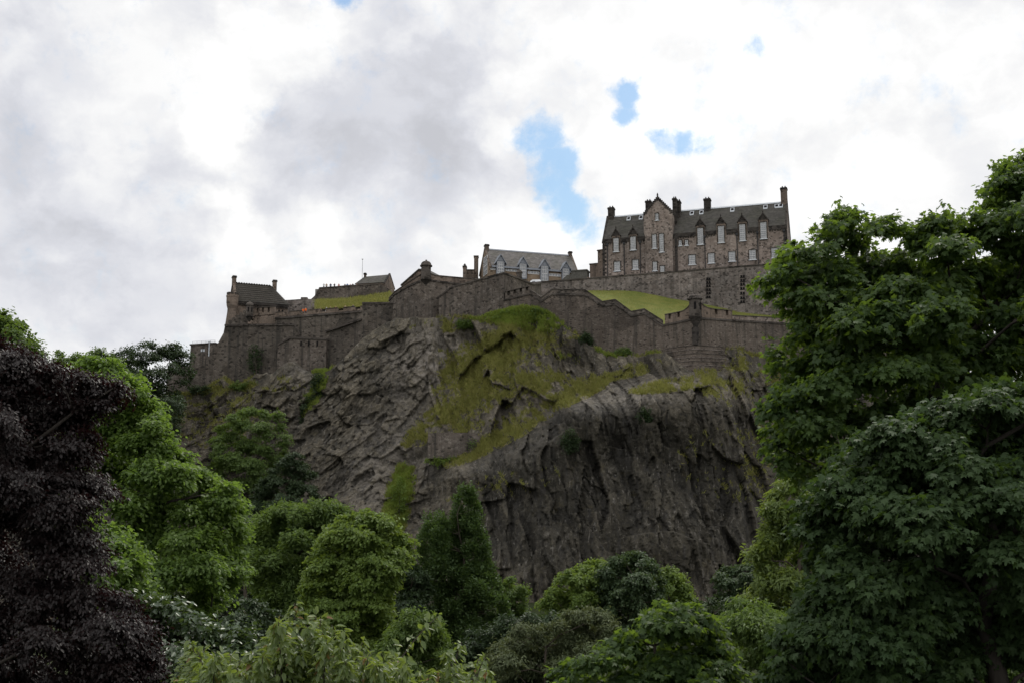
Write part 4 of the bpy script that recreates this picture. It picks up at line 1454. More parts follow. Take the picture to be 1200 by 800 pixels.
# stepped stair tower and low annexe on its left end
Fa = Frame(P(698.5, 300, 289), P(706, 300, 288), 0)
mb = MB()
a0, ah = Fa.px(700.3, 294.5)
mb.box(Fa, a0, a0 + 3, 0, 5, hb, ah)
mb.box(Fa, a0 - .15, a0 + 3, -.15, 5.1, ah, ah + .3)
mb.build('stair_tower', M['brown_stone'], house)
Fa = Frame(P(691, 310, 291), P(702, 310, 290), 0)
t_ = empty('annexe', Fa.pt(0, 0, hb), 'low flat-topped stone annexe at the left end of the pink stone house', 'annexe')
mb = MB()
a0, ah = Fa.px(691, 310.5)
mb.box(Fa, a0, a0 + 2.6, 0, 5, hb - 1, ah)
mb.build('wall', M['brown_stone'], t_)
mb = MB()
mb.box(Fa, a0 - .12, a0 + 2.7, -.12, 5.1, ah + .003, ah + .28)
mb.build('coping', M['coping'], t_)

# ------------------------------------------------------------------ the long low building with zinc dormers
Fm = Frame(P(573.5, 311.5, 290), P(677, 315.8, 297), 0)
ml = Fm.L
me_ = 0.5 * (Fm.px(575, 311.6)[1] + Fm.px(660, 315)[1])
mr = 0.5 * (Fm.px(570, 291.4, t=4.6)[1] + Fm.px(660, 301.5, t=4.6)[1])
mbz = Fm.px(600, 336)[1]
md = 9.2
hall = empty('stone_hall', Fm.pt(ml / 2, 0, mbz), 'long low stone hall with grey slate roof and four blue-grey gabled dormers', 'hall')
mb = MB()
mb.box(Fm, 0, ml, 0, md, mbz - 3, me_)
mb.prism_s(Fm, [(0, me_ + .001), (md / 2, mr), (md, me_ + .001)], 0, .5)
mb.prism_s(Fm, [(0, me_ + .001), (md / 2, mr), (md, me_ + .001)], ml - .5, ml)
mb.build('wall', M['tan_stone'], hall)
sm2 = (mr - me_) / (md / 2)
mb = MB()
mb.prism_s(Fm, [(-.5, me_ - .5 * sm2 + .3), (md / 2, mr + .22), (md + .5, me_ - .5 * sm2 + .3), (md + .5, me_ - .5 * sm2 + .1), (md / 2, mr - .05), (-.5, me_ - .5 * sm2 + .1)], .4, ml - .4)
mroof = mb.build('roof', M['grey_slate'], hall)
mb = MB()
mb.prism_s(Fm, [(md / 2 - .25, mr + .03), (md / 2, mr + .4), (md / 2 + .25, mr + .03)], .45, ml - .45)
mb.build('ridge', M['zinc'], mroof)
for s_a in (-.1, ml - .42):
    mb = MB()
    mb.prism_s(Fm, [(-.5, me_ - .6), (md / 2, mr + .55), (md + .5, me_ - .6), (md + .5, me_ - 1.0), (md / 2, mr), (-.5, me_ - 1.0)], s_a, s_a + .52)
    mb.build('skew', M['brown_stone'], hall)
mb = MB()
mb.box(Fm, .5, ml - .5, -.62, -.42, me_ - .75, me_ - .3)
mb.build('gutter', M['zinc'], hall)
chimney(Fm, hall, 0.55, md / 2, mr - .3, Fm.px(565.5, 286.8, t=md / 2)[1], 1.0, 1.1, M['brown_stone'], pots=0)
chimney(Fm, hall, ml - .4, md / 2, mr - .3, mr + 1.2, .8, .9, M['brown_stone'], pots=0)
for cx, ya, ye, w0, w1, yt, yb in [(586.6, 298.3, 305.6, 583, 590.2, 306.4, 321), (612.9, 301.3, 308.4, 609.4, 616.4, 309, 325.5), (638.2, 304, 311, 634.5, 642, 311.6, 329.5), (663, 306.8, 313.6, 659.7, 666.6, 314.8, 328)]:
    T_ = -0.75
    s0, h1 = Fm.px(w0, yt, T_)
    s1, h0 = Fm.px(w1, yb, T_)
    ap = Fm.px(cx, ya, T_)[1]
    ev = Fm.px(cx, ye, T_)[1]
    mb = MB()
    mb.box(Fm, s0 - .2, s0 - .01, T_ - .05, 2.5, h0 - .3, ev)
    mb.box(Fm, s1 + .01, s1 + .2, T_ - .05, 2.5, h0 - .3, ev)
    mb.box(Fm, s0 - .01, s1 + .01, T_ + .15, 2.4, h0 - .3, ev)
    mm = (s0 + s1) / 2
    mb.prism(Fm, [(s0 - .2, ev + .002), (s1 + .2, ev + .002), (mm, ap - .12)], T_ + .05, 2.5)
    d_ = mb.build('dormer', M['zinc'], hall)
    mb = MB()
    e = .55
    kk = (ap - ev) / (mm - s0 + .2)
    mb.prism(Fm, [(s0 - .2 - e, ev - e * kk + .1), (mm, ap + .1), (s1 + .2 + e, ev - e * kk + .1), (s1 + .2 + e, ev - e * kk - .1), (mm, ap - .11), (s0 - .2 - e, ev - e * kk - .1)], T_ - .35, 3.4)
    mb.build('dormer_roof', M['zinc'], d_)
    window(Fm, d_, (w0 + w1) / 2, yt + .4, yb, w1 - w0 - .2, 3, 4, t=T_ + .14, surround=False, sill=False, bar=.075)
for w0, w1, yt, yb in [(574.6, 580.6, 313, 316.8), (592.4, 606.2, 315.2, 319), (618.4, 632, 317.8, 322), (643.6, 656.8, 320.6, 324.6)]:
    window(Fm, hall, (w0 + w1) / 2, yt, yb, w1 - w0, 2 if w1 - w0 < 8 else 4, 1, t=-0.02, surround=False, sill=False, bar=.14)
Fg = Frame(Fm.pt(0, md, 0), Fm.pt(0, 0, 0), 0)
try:
    gs0, gh1 = Fg.px(561, 308)
    gs1, gh0 = Fg.px(565.6, 325)
    mb = MB()
    q0, q1 = md * .42, md * .80
    for i in range(4):
        s = q0 + (q1 - q0) * i / 3
        mb.box(Fg, s - .08, s + .08, -.1, 0, gh0, gh1)
    for j in range(5):
        h = gh0 + (gh1 - gh0) * j / 4
        mb.box(Fg, q0, q1, -.08, 0, h - .07, h + .07)
    w_ = mb.build('window', M['white'], hall)
    mb = MB()
    mb.box(Fg, q0, q1, -.03, .05, gh0, gh1)
    mb.build('pane', M['glass'], w_)
except ZeroDivisionError:
    pass
# blocks at its left end
for nm, lb, x0, x1, yt, Y, cap in [('stone_stack', 'tall dark square stone stack right against the left gable of the grey-roofed hall', 555.4, 560.2, 300.6, 297, .2),
                                   ('stone_annexe', 'low dark stone block between the capped chimney post and the square stack', 546.2, 555.6, 317, 295, .25),
                                   ('chimney_post', 'slim stone chimney with a stepped cap left of the grey-roofed hall', 542.4, 546.4, 313, 293, .3)]:
    F_ = Frame(P(x0, 320, Y), P(x1, 320, Y), 0)
    s0, h1 = F_.px(x0, yt)
    s1, h0 = F_.px(x1, 334)
    r_ = empty(nm, F_.pt(0, 0, h0), lb, 'chimney' if 'chimney' in nm else 'annexe')
    mb = MB()
    mb.box(F_, 0, s1, 0, 2.2 if s1 < 1.5 else 5, h0, h1)
    mb.build('wall', M['brown_stone'], r_)
    mb = MB()
    mb.box(F_, -.12, s1 + .12, -.12, 2.3 if s1 < 1.5 else 5.1, h1 + .002, h1 + cap)
    if nm == 'chimney_post':
        mb.box(F_, .15, s1 - .15, .2, 1.8, h1 + cap, h1 + cap + .4)
        mb.lathe(F_.pt(s1 / 2, 1, h1 + cap + .4), [(.18, 0), (.14, .4)], 8)
    mb.build('cap', M['soot_stone'], r_)

# slate-roofed hut behind the middle bastion
Fs = Frame(P(471, 336, 262), P(497, 320, 260), 0)
r_ = empty('gun_shed', Fs.pt(2, 0, Fs.px(480, 340)[1]), 'small slate-roofed hut showing behind the left domed turret', 'hut')
poly = [Fs.px(*q) for q in [(470.5, 338), (470.5, 334.6), (478, 327), (491, 316.2), (500, 316.2), (508, 326), (508, 338)]]
mb = MB()
mb.prism(Fs, poly, 0, 7)
mb.build('wall', M['brown_stone'], r_)
mb = MB()
a, b_, c_, d_ = [Fs.px(*q) for q in [(470, 333.8), (491, 315.4), (500.5, 315.4), (509, 325.6)]]
mb.prism(Fs, [a, b_, c_, d_, (d_[0], d_[1] - .3), (c_[0], c_[1] - .3), (b_[0], b_[1] - .3), (a[0], a[1] - .3)], -.3, 7.3)
mb.build('roof', M['slate'], r_)

# ------------------------------------------------------------------ the small tiled house at the west end
Fw = Frame(P(275.5, 352, 272.5), P(337.5, 358.4, 277.5), 0)
wl = Fw.L
wb_ = Fw.px(300, 380)[1]
weh = 0.5 * (Fw.px(277, 350)[1] + Fw.px(336, 356.2)[1])
wr = 0.5 * (Fw.px(278, 331.8, t=4.3)[1] + Fw.px(318, 335, t=4.3)[1])
wd = 8.6
tile = empty('tiled_house', Fw.pt(wl / 2, 0, wb_), 'small stone house with dark stone-tiled roof and two chimneys, leftmost in the castle', 'house')
mb = MB()
mb.box(Fw, 0, wl, 0, wd, wb_, weh)
mb.prism_s(Fw, [(0.02, weh + .001), (wd / 2, wr), (wd - .02, weh + .001)], .1, .7)
mb.build('wall', M['brown_stone'], tile)
hip = 3.3
mb = MB()
e = .35
k_ = (wr - weh) / (wd / 2)
zl = weh - e * k_
v = [Fw.pt(.5, -e, zl), Fw.pt(wl + e, -e, zl), Fw.pt(wl + e, wd + e, zl), Fw.pt(.5, wd + e, zl), Fw.pt(.5, wd / 2, wr), Fw.pt(wl - hip, wd / 2, wr)]
mb.add(v, [(0, 1, 5, 4), (1, 2, 5), (2, 3, 4, 5), (3, 0, 4), (3, 2, 1, 0)])
troof = mb.build('roof', M['tile'], tile)
for i in range(1, 9):                                   # courses of rounded tile ends
    f = i / 9
    t0, h0 = -e + (wd / 2 + e) * f, zl + (wr - zl) * f
    sr = wl + e - (hip + e) * f - .3
    n_ = int((sr - .6) / .42)
    mb = MB()
    mb.prism_s(Fw, [(t0 - .1, h0 - .1 * k_ + .012), (t0 + .05, h0 + .05 * k_ + .012), (t0 + .02, h0 + .06), (t0 - .1, h0 - .02)], .58, .6 + n_ * .42)
    for j in range(n_):
        s = .6 + j * .42
        if rng.random() < .92:
            mb.prism_s(Fw, [(t0 - .1, h0 - .1 * k_ + .015), (t0 + .1, h0 + .1 * k_ + .015), (t0 + .02, h0 + .15), (t0 - .1, h0 + .02)], s, s + .26)
    mb.build('tile_course', M['tile_row'], troof)
mb = MB()
for j in range(14):
    s = .6 + j * (wl - hip - .8) / 14
    mb.lathe(Fw.pt(s + .3, wd / 2, wr - .05), [(.3, 0), (.26, .15), (.08, .26)], 7)
mb.build('ridge', M['tile'], troof)
mb = MB()
mb.prism_s(Fw, [(-.3, weh - .3), (wd / 2, wr + .5), (wd + .3, weh - .3), (wd + .3, weh - .7), (wd / 2, wr), (-.3, weh - .7)], -.1, .48)
mb.build('skew', M['brown_stone'], tile)
s2, h2 = Fw.px(274.9, 324, t=wd / 2)
chimney(Fw, tile, .3, wd / 2, wr - .8, h2, .85, 1.3, M['brown_stone'], 0)
s2, h2 = Fw.px(322, 328.8, t=wd / 2)
chimney(Fw, tile, s2, wd / 2, wr - 1.2, h2, .9, 1.0, M['brown_stone'], 0)
mb = MB()
mb.box(Fw, -.1, wl + .1, -.45, 0, weh - 1.05, weh - .5)
for i in range(30):
    s = wl * (i + .5) / 30
    mb.box(Fw, s - .1, s + .1, -.36, 0, weh - 1.5, weh - 1.053)
mb.build('corbel_table', M['soot_stone'], tile)
for q in (302.2, 308.6, 315.2, 327, 331):
    s, h = Fw.px(q, 366)
    mb = MB()
    mb.box(Fw, s - .2, s + .2, -.05, .1, h - .6, h + .6)
    mb.build('slit_window', M['shade'], tile)
# round corner tower
cc = P(271.2, 380, 272.2)
zz = lambda py: P(271.2, py, 272.2).z - cc.z
mb = MB()
mb.lathe(cc, [(1.75, -2.0), (1.45, 0), (1.12, zz(366)), (1.1, zz(362)), (1.32, zz(358.5)), (1.42, zz(355)), (1.42, zz(349)), (1.5, zz(348.6)), (1.5, zz(346.6)), (1.3, zz(346.5)), (1.3, zz(345.2))], 14)
tw = mb.build('corner_tower', M['brown_stone'], tile)
mb = MB()
for i in range(9):
    a = 2 * math.pi * i / 9
    q = cc + Vector((1.25 * math.cos(a), 1.25 * math.sin(a), 0))
    d = Vector((-math.sin(a), math.cos(a), 0))
    F_ = Frame(q - d * .3, q + d * .3)
    mb.box(F_, 0, .6, -.12, .25, zz(345.6), zz(343.4))
mb.build('merlons', M['soot_stone'], tw)
turret('sentry_turret', 'squat dark-capped sentry turret on the ramped parapet in front of the tiled house', 292.3, 257.6, 353.2, 358.4, 371, 377, 4.1)

# grey wall behind, upper rampart, barrack with flagpole
Fq = Frame(P(336, 360, 285), P(376, 360, 285), 0)
r_ = empty('curtain_wall', Fq.pt(3, 0, Fq.px(350, 370)[1]), 'short plain grey wall between the tiled house and the grass strip', 'castle wall', 'castle curtain walls')
mb = MB()
mb.prism(Fq, [Fq.px(*q) for q in [(330, 372), (380, 372), (380, 351.5), (366, 350.5), (360, 350.5), (360, 348.4), (352.5, 348.4), (352.5, 350.6), (338.5, 351.6), (330, 352)]], 0, 1.5)
mb.build('masonry', M['grey_stone'], r_)
Fu = Frame(P(364, 350, 288), P(457, 345, 290), 0)
upper = empty('rampart_wall', Fu.pt(8, 0, Fu.px(410, 350)[1]), 'upper rampart wall with visitors along its top above the grass strip', 'castle wall', 'castle curtain walls')
mb = MB()
mb.prism(Fu, [Fu.px(*q) for q in [(364, 362), (364, 351), (368.5, 347), (372, 340.5), (374, 337.6), (410, 334), (443, 333), (446, 333.2), (457, 339.5), (457.5, 362)]], 0, 1.2)
mb.build('masonry', M['wall_stone'], upper)
band(Fu, (373.8, 337.6), (443.3, 333), .25, -.15, 1.3, 'coping', M['coping'], upper)
uw = Fu.px(400, 335)[1] - 0.75
mb = MB()
mb.box(Fu, 1, Fu.L, 1.25, 14, uw - 3, uw)
o = mb.build('rampart_walk', M['paving'])
tag(o, 'paved walk behind the upper rampart', 'path', kind='structure')
Fk = Frame(P(416, 330, 300), P(450, 327, 298), 0)
bk = empty('barrack', Fk.pt(3, 0, Fk.px(430, 334)[1]), 'dark slate-roofed stone barrack with one chimney behind the upper rampart', 'house')
kl = Fk.px(449, 330)[0]
kh = Fk.px(430, 331.5)[1]
kr = Fk.px(435, 323.6, t=3.5)[1]
mb = MB()
mb.box(Fk, .2, kl + .6, 0, 7, uw - 4, kh)
mb.prism_s(Fk, [(0, kh + .001), (3.5, kr), (7, kh + .001)], kl + .2, kl + .6)
mb.build('wall', M['brown_stone'], bk)
mb = MB()
v = [Fk.pt(0, -.3, kh - .2), Fk.pt(kl + .2, -.3, kh - .2), Fk.pt(kl + .2, 7.3, kh - .2), Fk.pt(0, 7.3, kh - .2), Fk.pt(1.2, 3.5, kr - .1), Fk.pt(kl + .2, 3.5, kr + .1)]
mb.add(v, [(0, 1, 5, 4), (1, 2, 5), (2, 3, 4, 5), (3, 0, 4), (3, 2, 1, 0)])
mb.build('roof', M['slate'], bk)
s_, h_ = Fk.px(428, 320.4, t=3.5)
chimney(Fk, bk, s_, 3.5, kr - .6, h_, .5, .6, M['brown_stone'], 0)
mb = MB()
mb.prism_s(Fk, [(-.4, kh - .3), (3.5, kr + .45), (7.4, kh - .3), (7.4, kh - .6), (3.5, kr + .1), (-.4, kh - .6)], kl + .2, kl + .65)
mb.build('skew', M['soot_stone'], bk)
fp = P(424.3, 330, 302)
r_ = empty('flagpole', Vector((fp.x, fp.y, uw)), 'tall thin white flagpole rising over the left castle rampart', 'flagpole')
mb = MB()
ft = P(424.3, 304.5, 302).z
mb.tube([Vector((fp.x, fp.y, uw - .2)), Vector((fp.x, fp.y, ft))], [.085, .055], 6)
mb.build('pole', M['black_metal'], r_)
mb = MB()
mb.lathe(Vector((fp.x, fp.y, ft)), [(.05, 0), (.22, .05), (.24, .16), (.06, .26)], 8)
mb.build('ball_finial', M['black_metal'], r_)

# hut on the far left rampart with railing and lamp mast
Fx = Frame(P(223.5, 410, 262), P(252, 410, 260), 0)
hut = empty('guard_hut', Fx.pt(2, 0, Fx.px(235, 430)[1]), 'small flat-roofed guard hut with rooftop railing at the far left of the castle', 'hut')
mb = MB()
x0, h1 = Fx.px(223.5, 404.6)
x1, h0 = Fx.px(251, 440)
mb.prism(Fx, [(x0, h1), (x1, h1), (x1, h0), (x0 - 1.0, h0), (x0, Fx.px(223, 424)[1])], 0, 5)
mb.build('wall', M['wall_stone'], hut)
mb = MB()
mb.box(Fx, x0 - .2, x1, -.2, 5.2, h1 + .002, h1 + .32)
mb.build('roof', M['coping'], hut)
mb = MB()
zt_ = Fx.px(230, 399.6)[1]
for t_ in (0.2, 4.8):
    for i in range(6):
        s = x0 + .3 + (x1 - x0 - .6) * i / 5
        mb.tube([Fx.pt(s, t_, h1 + .3), Fx.pt(s, t_, zt_)], [.035, .035], 5)
    for z_ in (zt_, (zt_ + h1 + .3) / 2):
        mb.tube([Fx.pt(x0 + .3, t_, z_), Fx.pt(x1 - .3, t_, z_)], [.035, .035], 5)
mb.build('railing', M['black_metal'], hut)
for q in (236.3, 239):
    s, h = Fx.px(q, 410.4)
    mb = MB()
    mb.box(Fx, s - .2, s + .2, -.05, .1, h - .28, h + .28)
    mb.build('window', M['lead'], hut)
mp = P(244.6, 417, 258.8)
r_ = empty('lamp_mast', mp, 'white mast standing in front of the guard hut', 'mast')
mb = MB()
mb.tube([mp, Vector((mp.x, mp.y, P(243.6, 401, 258.8).z))], [.13, .1], 6)
mb.build('mast', M['lead'], r_)
mb = MB()
mb.box(Frame(mp + Vector((-.3, 0, 0)), mp + Vector((.3, 0, 0)), 0), .0, .6, -.12, .12, P(243.6, 401, 258.8).z, P(243.6, 401, 258.8).z + .22)
mb.build('lamp_head', M['lead'], r_)
# low wall running left from the hut
line = [(196, 432, 268), (222.5, 428, 263)]
wall('curtain_wall', 'low dark wall dropping left from the guard hut into the trees', line, 50, M['wall_stone'], thick=1.2, string=False)

# retaining wall patched into the cliff
ry_ = min(rock_pt(q, 537).y for q in (508, 520, 535)) + .15
ln = [(q, yt, ry_) for q, yt in ((501.5, 507), (520, 506.6), (545, 506.4), (556, 507.4), (563, 511))]
wall('retaining_wall', 'small masonry retaining wall patched into the cliff below the mossy knoll', ln, 30, M['wall_stone'], thick=7, string=False, group=None)

# ------------------------------------------------------------------ things on the terrace
Fv = Frame(P(620.5, 330, 289), P(634.8, 330, 289.6), 0)
vz = hA - .38
van = empty('parked_van', Fv.pt(Fv.L / 2, 0, vz), 'white van parked behind the terrace wall in front of the grey-roofed hall', 'van')
pts_ = [Fv.px(*q) for q in [(621.0, 331.4), (622.0, 329.2), (624.0, 328.0), (632, 327.7), (633.8, 328.4), (634.2, 331)]]
zb = vz + .35
mb = MB()
mb.prism(Fv, [(pts_[0][0] - .3, zb)] + pts_ + [(pts_[-1][0] + .02, zb)], 0, 1.9)
o = mb.build('body', M['vehicle_white'], van)
mb = MB()
mb.prism(Fv, [(pts_[0][0] + .35, pts_[1][1] - .62), (pts_[1][0] + .4, pts_[1][1] - .05), (pts_[2][0] + .7, pts_[1][1] - .05), (pts_[2][0] + .7, pts_[1][1] - .62)], -.02, 1.92)
mb.build('window', M['glass'], van)
for s in (.55, Fv.L - .6):
    for t_ in (-.02, 1.72):
        mb = MB()
        mb.tube([Fv.pt(s, t_, vz + .33), Fv.pt(s, t_ + .2, vz + .33)], [.33, .33], 14)
        wh = mb.build('wheel', M['rubber'], van)
        mb = MB()
        mb.tube([Fv.pt(s, t_ - .012, vz + .33), Fv.pt(s, t_ + .212, vz + .33)], [.19, .19], 12)
        mb.build('rim', M['lead'], wh)
Fl = Frame(P(658.6, 322, 286.6), P(689, 320, 284.6), 0)
lz = Fl.px(680, 333)[1]
shed = empty('canvas_shelter', Fl.pt(3, 0, lz), 'grey-green flat-topped shelter with a lower sloping front behind the terrace wall', 'shelter')
q = lambda x, y: Fl.px(x, y)
mb = MB()
s0, h1 = q(669.4, 318.4)
s1, h2 = q(687.4, 317.2)
mb.prism(Fl, [(s0, lz), (s1, lz), (s1, h2), (s0, h1)], 0, 3)
mb.build('wall', M['canvas'], shed)
mb = MB()
mb.prism(Fl, [(s0 - .2, h1), (s1 + .2, h2), (s1 + .2, h2 + .3), (s0 + .3, h1 + .3)], -.15, 3.2)
mb.build('roof', M['canvas'], shed)
mb = MB()
mb.prism(Fl, [(0, lz), (s0 - .02, lz), (s0 - .02, q(669, 321)[1]), (q(664, 321)[0], q(664, 322.4)[1]), (0.1, q(659, 327)[1])], .2, 2.6)
mb.build('lower_front', M['canvas'], shed)

# ------------------------------------------------------------------ visitors on the ramparts
def clothes(nm, c):
    return plain(nm, c, 0.85, 0.15, var=0.1)


CL = {k: clothes(k + '_cloth', v) for k, v in {'dark': (.02, .022, .03), 'navy': (.025, .035, .08), 'red': (.30, .03, .03), 'orange': (.65, .13, .02), 'pale': (.45, .45, .46), 'pink': (.45, .22, .2), 'blue': (.06, .12, .28), 'tan': (.3, .22, .15), 'black': (.012, .012, .013)}.items()}
SKIN = plain('skin', (.42, .25, .18), .6, .3, var=.05)
HAIR = plain('brown_hair', (.04, .025, .015), .7, .2)


def body_mesh(pose):
    j = {'pel': (0, 0, .93), 'wai': (0, 0.01, 1.08), 'che': (0, 0, 1.32), 'nec': (0, .01, 1.47), 'hd1': (0, -.01, 1.56), 'hd2': (0, -.005, 1.68)}
    rr = {'pel': .155, 'wai': .14, 'che': .165, 'nec': .062, 'hd1': .088, 'hd2': .082}
    e = [('pel', 'wai'), ('wai', 'che'), ('che', 'nec'), ('nec', 'hd1'), ('hd1', 'hd2')]
    for sgn, n in ((-1, 'l'), (1, 'r')):
        j[n + 'hip'] = (sgn * .10, 0, .86)
        j[n + 'kne'] = (sgn * .11, -.02, .48)
        j[n + 'ank'] = (sgn * .11, .02, .09)
        j[n + 'toe'] = (sgn * .12, -.15, .04)
        j[n + 'sho'] = (sgn * .19, .01, 1.40)
        if pose == 'lean':
            j[n + 'elb'] = (sgn * .27, -.12, 1.16)
            j[n + 'wri'] = (sgn * .16, -.34, 1.18)
            j[n + 'han'] = (sgn * .11, -.42, 1.19)
        elif pose == 'camera' and sgn == 1:
            j[n + 'elb'] = (sgn * .32, -.12, 1.22)
            j[n + 'wri'] = (sgn * .14, -.27, 1.44)
            j[n + 'han'] = (sgn * .08, -.28, 1.52)
        else:
            j[n + 'elb'] = (sgn * .27, .02, 1.12)
            j[n + 'wri'] = (sgn * .27, -.08, .88)
            j[n + 'han'] = (sgn * .26, -.11, .80)
        for k, v in zip(('hip', 'kne', 'ank', 'toe', 'sho', 'elb', 'wri', 'han'), (.095, .062, .045, .04, .072, .048, .036, .038)):
            rr[n + k] = v
        e += [('pel', n + 'hip'), (n + 'hip', n + 'kne'), (n + 'kne', n + 'ank'), (n + 'ank', n + 'toe'), ('che', n + 'sho'), (n + 'sho', n + 'elb'), (n + 'elb', n + 'wri'), (n + 'wri', n + 'han')]
    keys = list(j)
    me = bpy.data.meshes.new('person_body')
    me.from_pydata([j[k] for k in keys], [(keys.index(a), keys.index(b_)) for a, b_ in e], [])
    ob = bpy.data.objects.new('person_body', me)
    COL.objects.link(ob)
    md_ = ob.modifiers.new('skin', 'SKIN')
    for i, k in enumerate(keys):
        me.skin_vertices[0].data[i].radius = (rr[k], rr[k])
        me.skin_vertices[0].data[i].use_root = (k == 'pel')
    s_ = ob.modifiers.new('sub', 'SUBSURF')
    s_.levels = s_.render_levels = 1
    dg = bpy.context.evaluated_depsgraph_get()
    dg.update()
    res = bpy.data.meshes.new_from_object(ob.evaluated_get(dg))
    bpy.data.objects.remove(ob)
    res.name = 'person_body'
    return res


BODY = {p: body_mesh(p) for p in ('stand', 'lean', 'camera')}
_pc = {}


def person(pos, rz, pose, top, legs, label, group, scale=1.0, hair=None):
    key = (pose, top, legs)
    if key not in _pc:
        me = BODY[pose].copy()
        me.materials.clear()
        for m in (CL[legs], CL[top], SKIN, HAIR):
            me.materials.append(m)
        for p_ in me.polygons:
            x, y, z = p_.center
            if z < .93:
                i = 2 if abs(x) > .2 and .74 < z < .93 else 0
            elif z < 1.47:
                i = 1
            elif z > 1.66 or (y > .04 and z > 1.53):
                i = 3
            else:
                i = 2
            p_.material_index = i
            p_.use_smooth = True
        _pc[key] = me
    o = bpy.data.objects.new('person', _pc[key])
    COL.objects.link(o)
    o.location = pos
    o.rotation_euler = (0, 0, rz)
    o.scale = (scale,) * 3
    return tag(o, label, 'person', group)


on_u = lambda px, t=1.55: Fu.pt(Fu.px(px, 335, t)[0], t, uw)
for px, pose, top, legs, lab in [
    (379.5, 'lean', 'pale', 'dark', 'person in a pale top, leftmost of those on the upper rampart'),
    (382.6, 'stand', 'tan', 'dark', 'person in a tan jacket second from the left on the upper rampart'),
    (387.4, 'stand', 'navy', 'black', 'person in dark navy standing tall on the upper rampart'),
    (392.0, 'lean', 'black', 'dark', 'person in black leaning on the upper rampart left of the one in pink'),
    (397.0, 'stand', 'pink', 'navy', 'person in pink standing on the upper rampart'),
    (404.2, 'camera', 'dark', 'dark', 'person with a raised arm on the upper rampart right of the one in pink'),
    (407.0, 'lean', 'blue', 'dark', 'person in blue leaning on the upper rampart beside the one with a raised arm'),
    (410.4, 'stand', 'red', 'dark', 'person in red on the upper rampart by the barrack roof'),
    (413.4, 'stand', 'black', 'black', 'person in black between two in red before the barrack roof'),
    (418.0, 'lean', 'red', 'navy', 'person in red leaning at the left end of the barrack roof'),
    (426.0, 'stand', 'dark', 'dark', 'person in dark clothes below the barrack chimney'),
    (439.6, 'stand', 'pale', 'navy', 'person in a pale top before the right end of the barrack'),
]:
    person(on_u(px), random.uniform(-.6, .6), pose, top, legs, lab, 'visitors on the upper rampart', random.uniform(.95, 1.06))


def on_d(px, t=1.55):
    s = Fd.px(px, 365, t)[0]
    return Fd.pt(s, t, dz_ + (dz2 - dz_) * (s - ds0) / (ds1 - ds0))


for px, pose, top, legs, lab in [
    (355.0, 'stand', 'orange', 'black', 'person in a bright orange jacket, left one of the two at the curtain wall'),
    (358.2, 'lean', 'orange', 'dark', 'person in a bright orange jacket, right one of the two at the curtain wall'),
    (375.4, 'stand', 'tan', 'dark', 'person in tan at the curtain wall parapet, first right of the orange jackets'),
    (383.0, 'stand', 'pale', 'dark', 'person in a pale top at the curtain wall below the grass strip'),
    (387.0, 'lean', 'dark', 'dark', 'person in dark clothes leaning on the curtain wall beside the pale top'),
    (393.4, 'stand', 'pink', 'dark', 'person in pink behind the curtain wall parapet'),
    (404.4, 'lean', 'tan', 'navy', 'person in tan leaning over the curtain wall parapet right of the one in pink'),
    (413.6, 'stand', 'navy', 'dark', 'person in navy near the right end of the curtain wall parapet'),
]:
    person(on_d(px), random.uniform(-.6, .6), pose, top, legs, lab, 'visitors behind the curtain wall', random.uniform(.95, 1.04))
for px, top, lab in [(688.6, 'navy', 'person in navy beside the grey-green shelter on the terrace'), (690.4, 'blue', 'person in blue on the terrace left of the low stone annexe')]:
    s = Ft.px(px, 326, 3.0)[0]
    person(Ft.pt(s, 3.0, hA - .4), .2, 'stand', top, 'dark', lab, 'visitors on the terrace')

# ------------------------------------------------------------------ grass and shrubs on the rock
def tufts(name, label, sel_w, n, size, material, seed, nblade=3):
    r = np.random.default_rng(seed)
    wgt = sel_w.ravel() * (MX.ravel() > 180) * (MX.ravel() < 960)
    cdf = np.cumsum(wgt)
    i = np.searchsorted(cdf, r.random(n) * cdf[-1])
    p = np.stack([RX.ravel()[i], RY.ravel()[i], RZ.ravel()[i]], 1) + r.normal(size=(n, 3)) * np.array([.12, .08, .1])
    p = np.repeat(p, nblade, 0) + r.normal(size=(n * nblade, 3)) * .1
    ax = unit(np.array([0, -.45, 1.0]) + r.normal(size=(n * nblade, 3)) * .55)
    nr = unit(np.array([0, -1, .4]) + r.normal(size=(n * nblade, 3)) * .5)
    tn = np.clip(np.repeat(r.random(n), nblade) * .7 + .3 * r.random(n * nblade), 0, 1)
    o = leaf_cloud(name, 'blade', p, ax, nr, size * (.5 + r.random(n * nblade)), tn, material, None)
    return tag(o, label, 'grass', kind='stuff')


tufts('cliff_grass', 'dry yellow-green grass tufts on the knoll and ledges of the cliff', np.clip(veg - .3, 0, 1) * (1 - .7 * lush), 26000, 0.6, M['blade'], 5)
tufts('lush_grass', 'bright green grass at the foot of the castle walls', np.clip(veg - .2, 0, 1) * lush, 14000, 0.6, M['blade_lush'], 6, 4)
# blades along the bank and the strip so that their edges are grass and not a line
def sheet_tufts(name, label, C, n, size, material, seed):
    r = np.random.default_rng(seed)
    ny, nx = C.shape[:2]
    a, b_ = r.random(n) * (ny - 1.001), r.random(n) * (nx - 1.001)
    p = C[a.astype(int), b_.astype(int)] + r.normal(size=(n, 3)) * np.array([.4, .4, .02])
    ax = unit(np.array([0, 0, 1.0]) + r.normal(size=(n, 3)) * .5)
    o = leaf_cloud(name, 'blade', p, ax, unit(np.array([0, -1, .3]) + r.normal(size=(n, 3)) * .6), size * (.5 + r.random(n)), r.random(n), material, None)
    return tag(o, label, 'grass', kind='stuff')


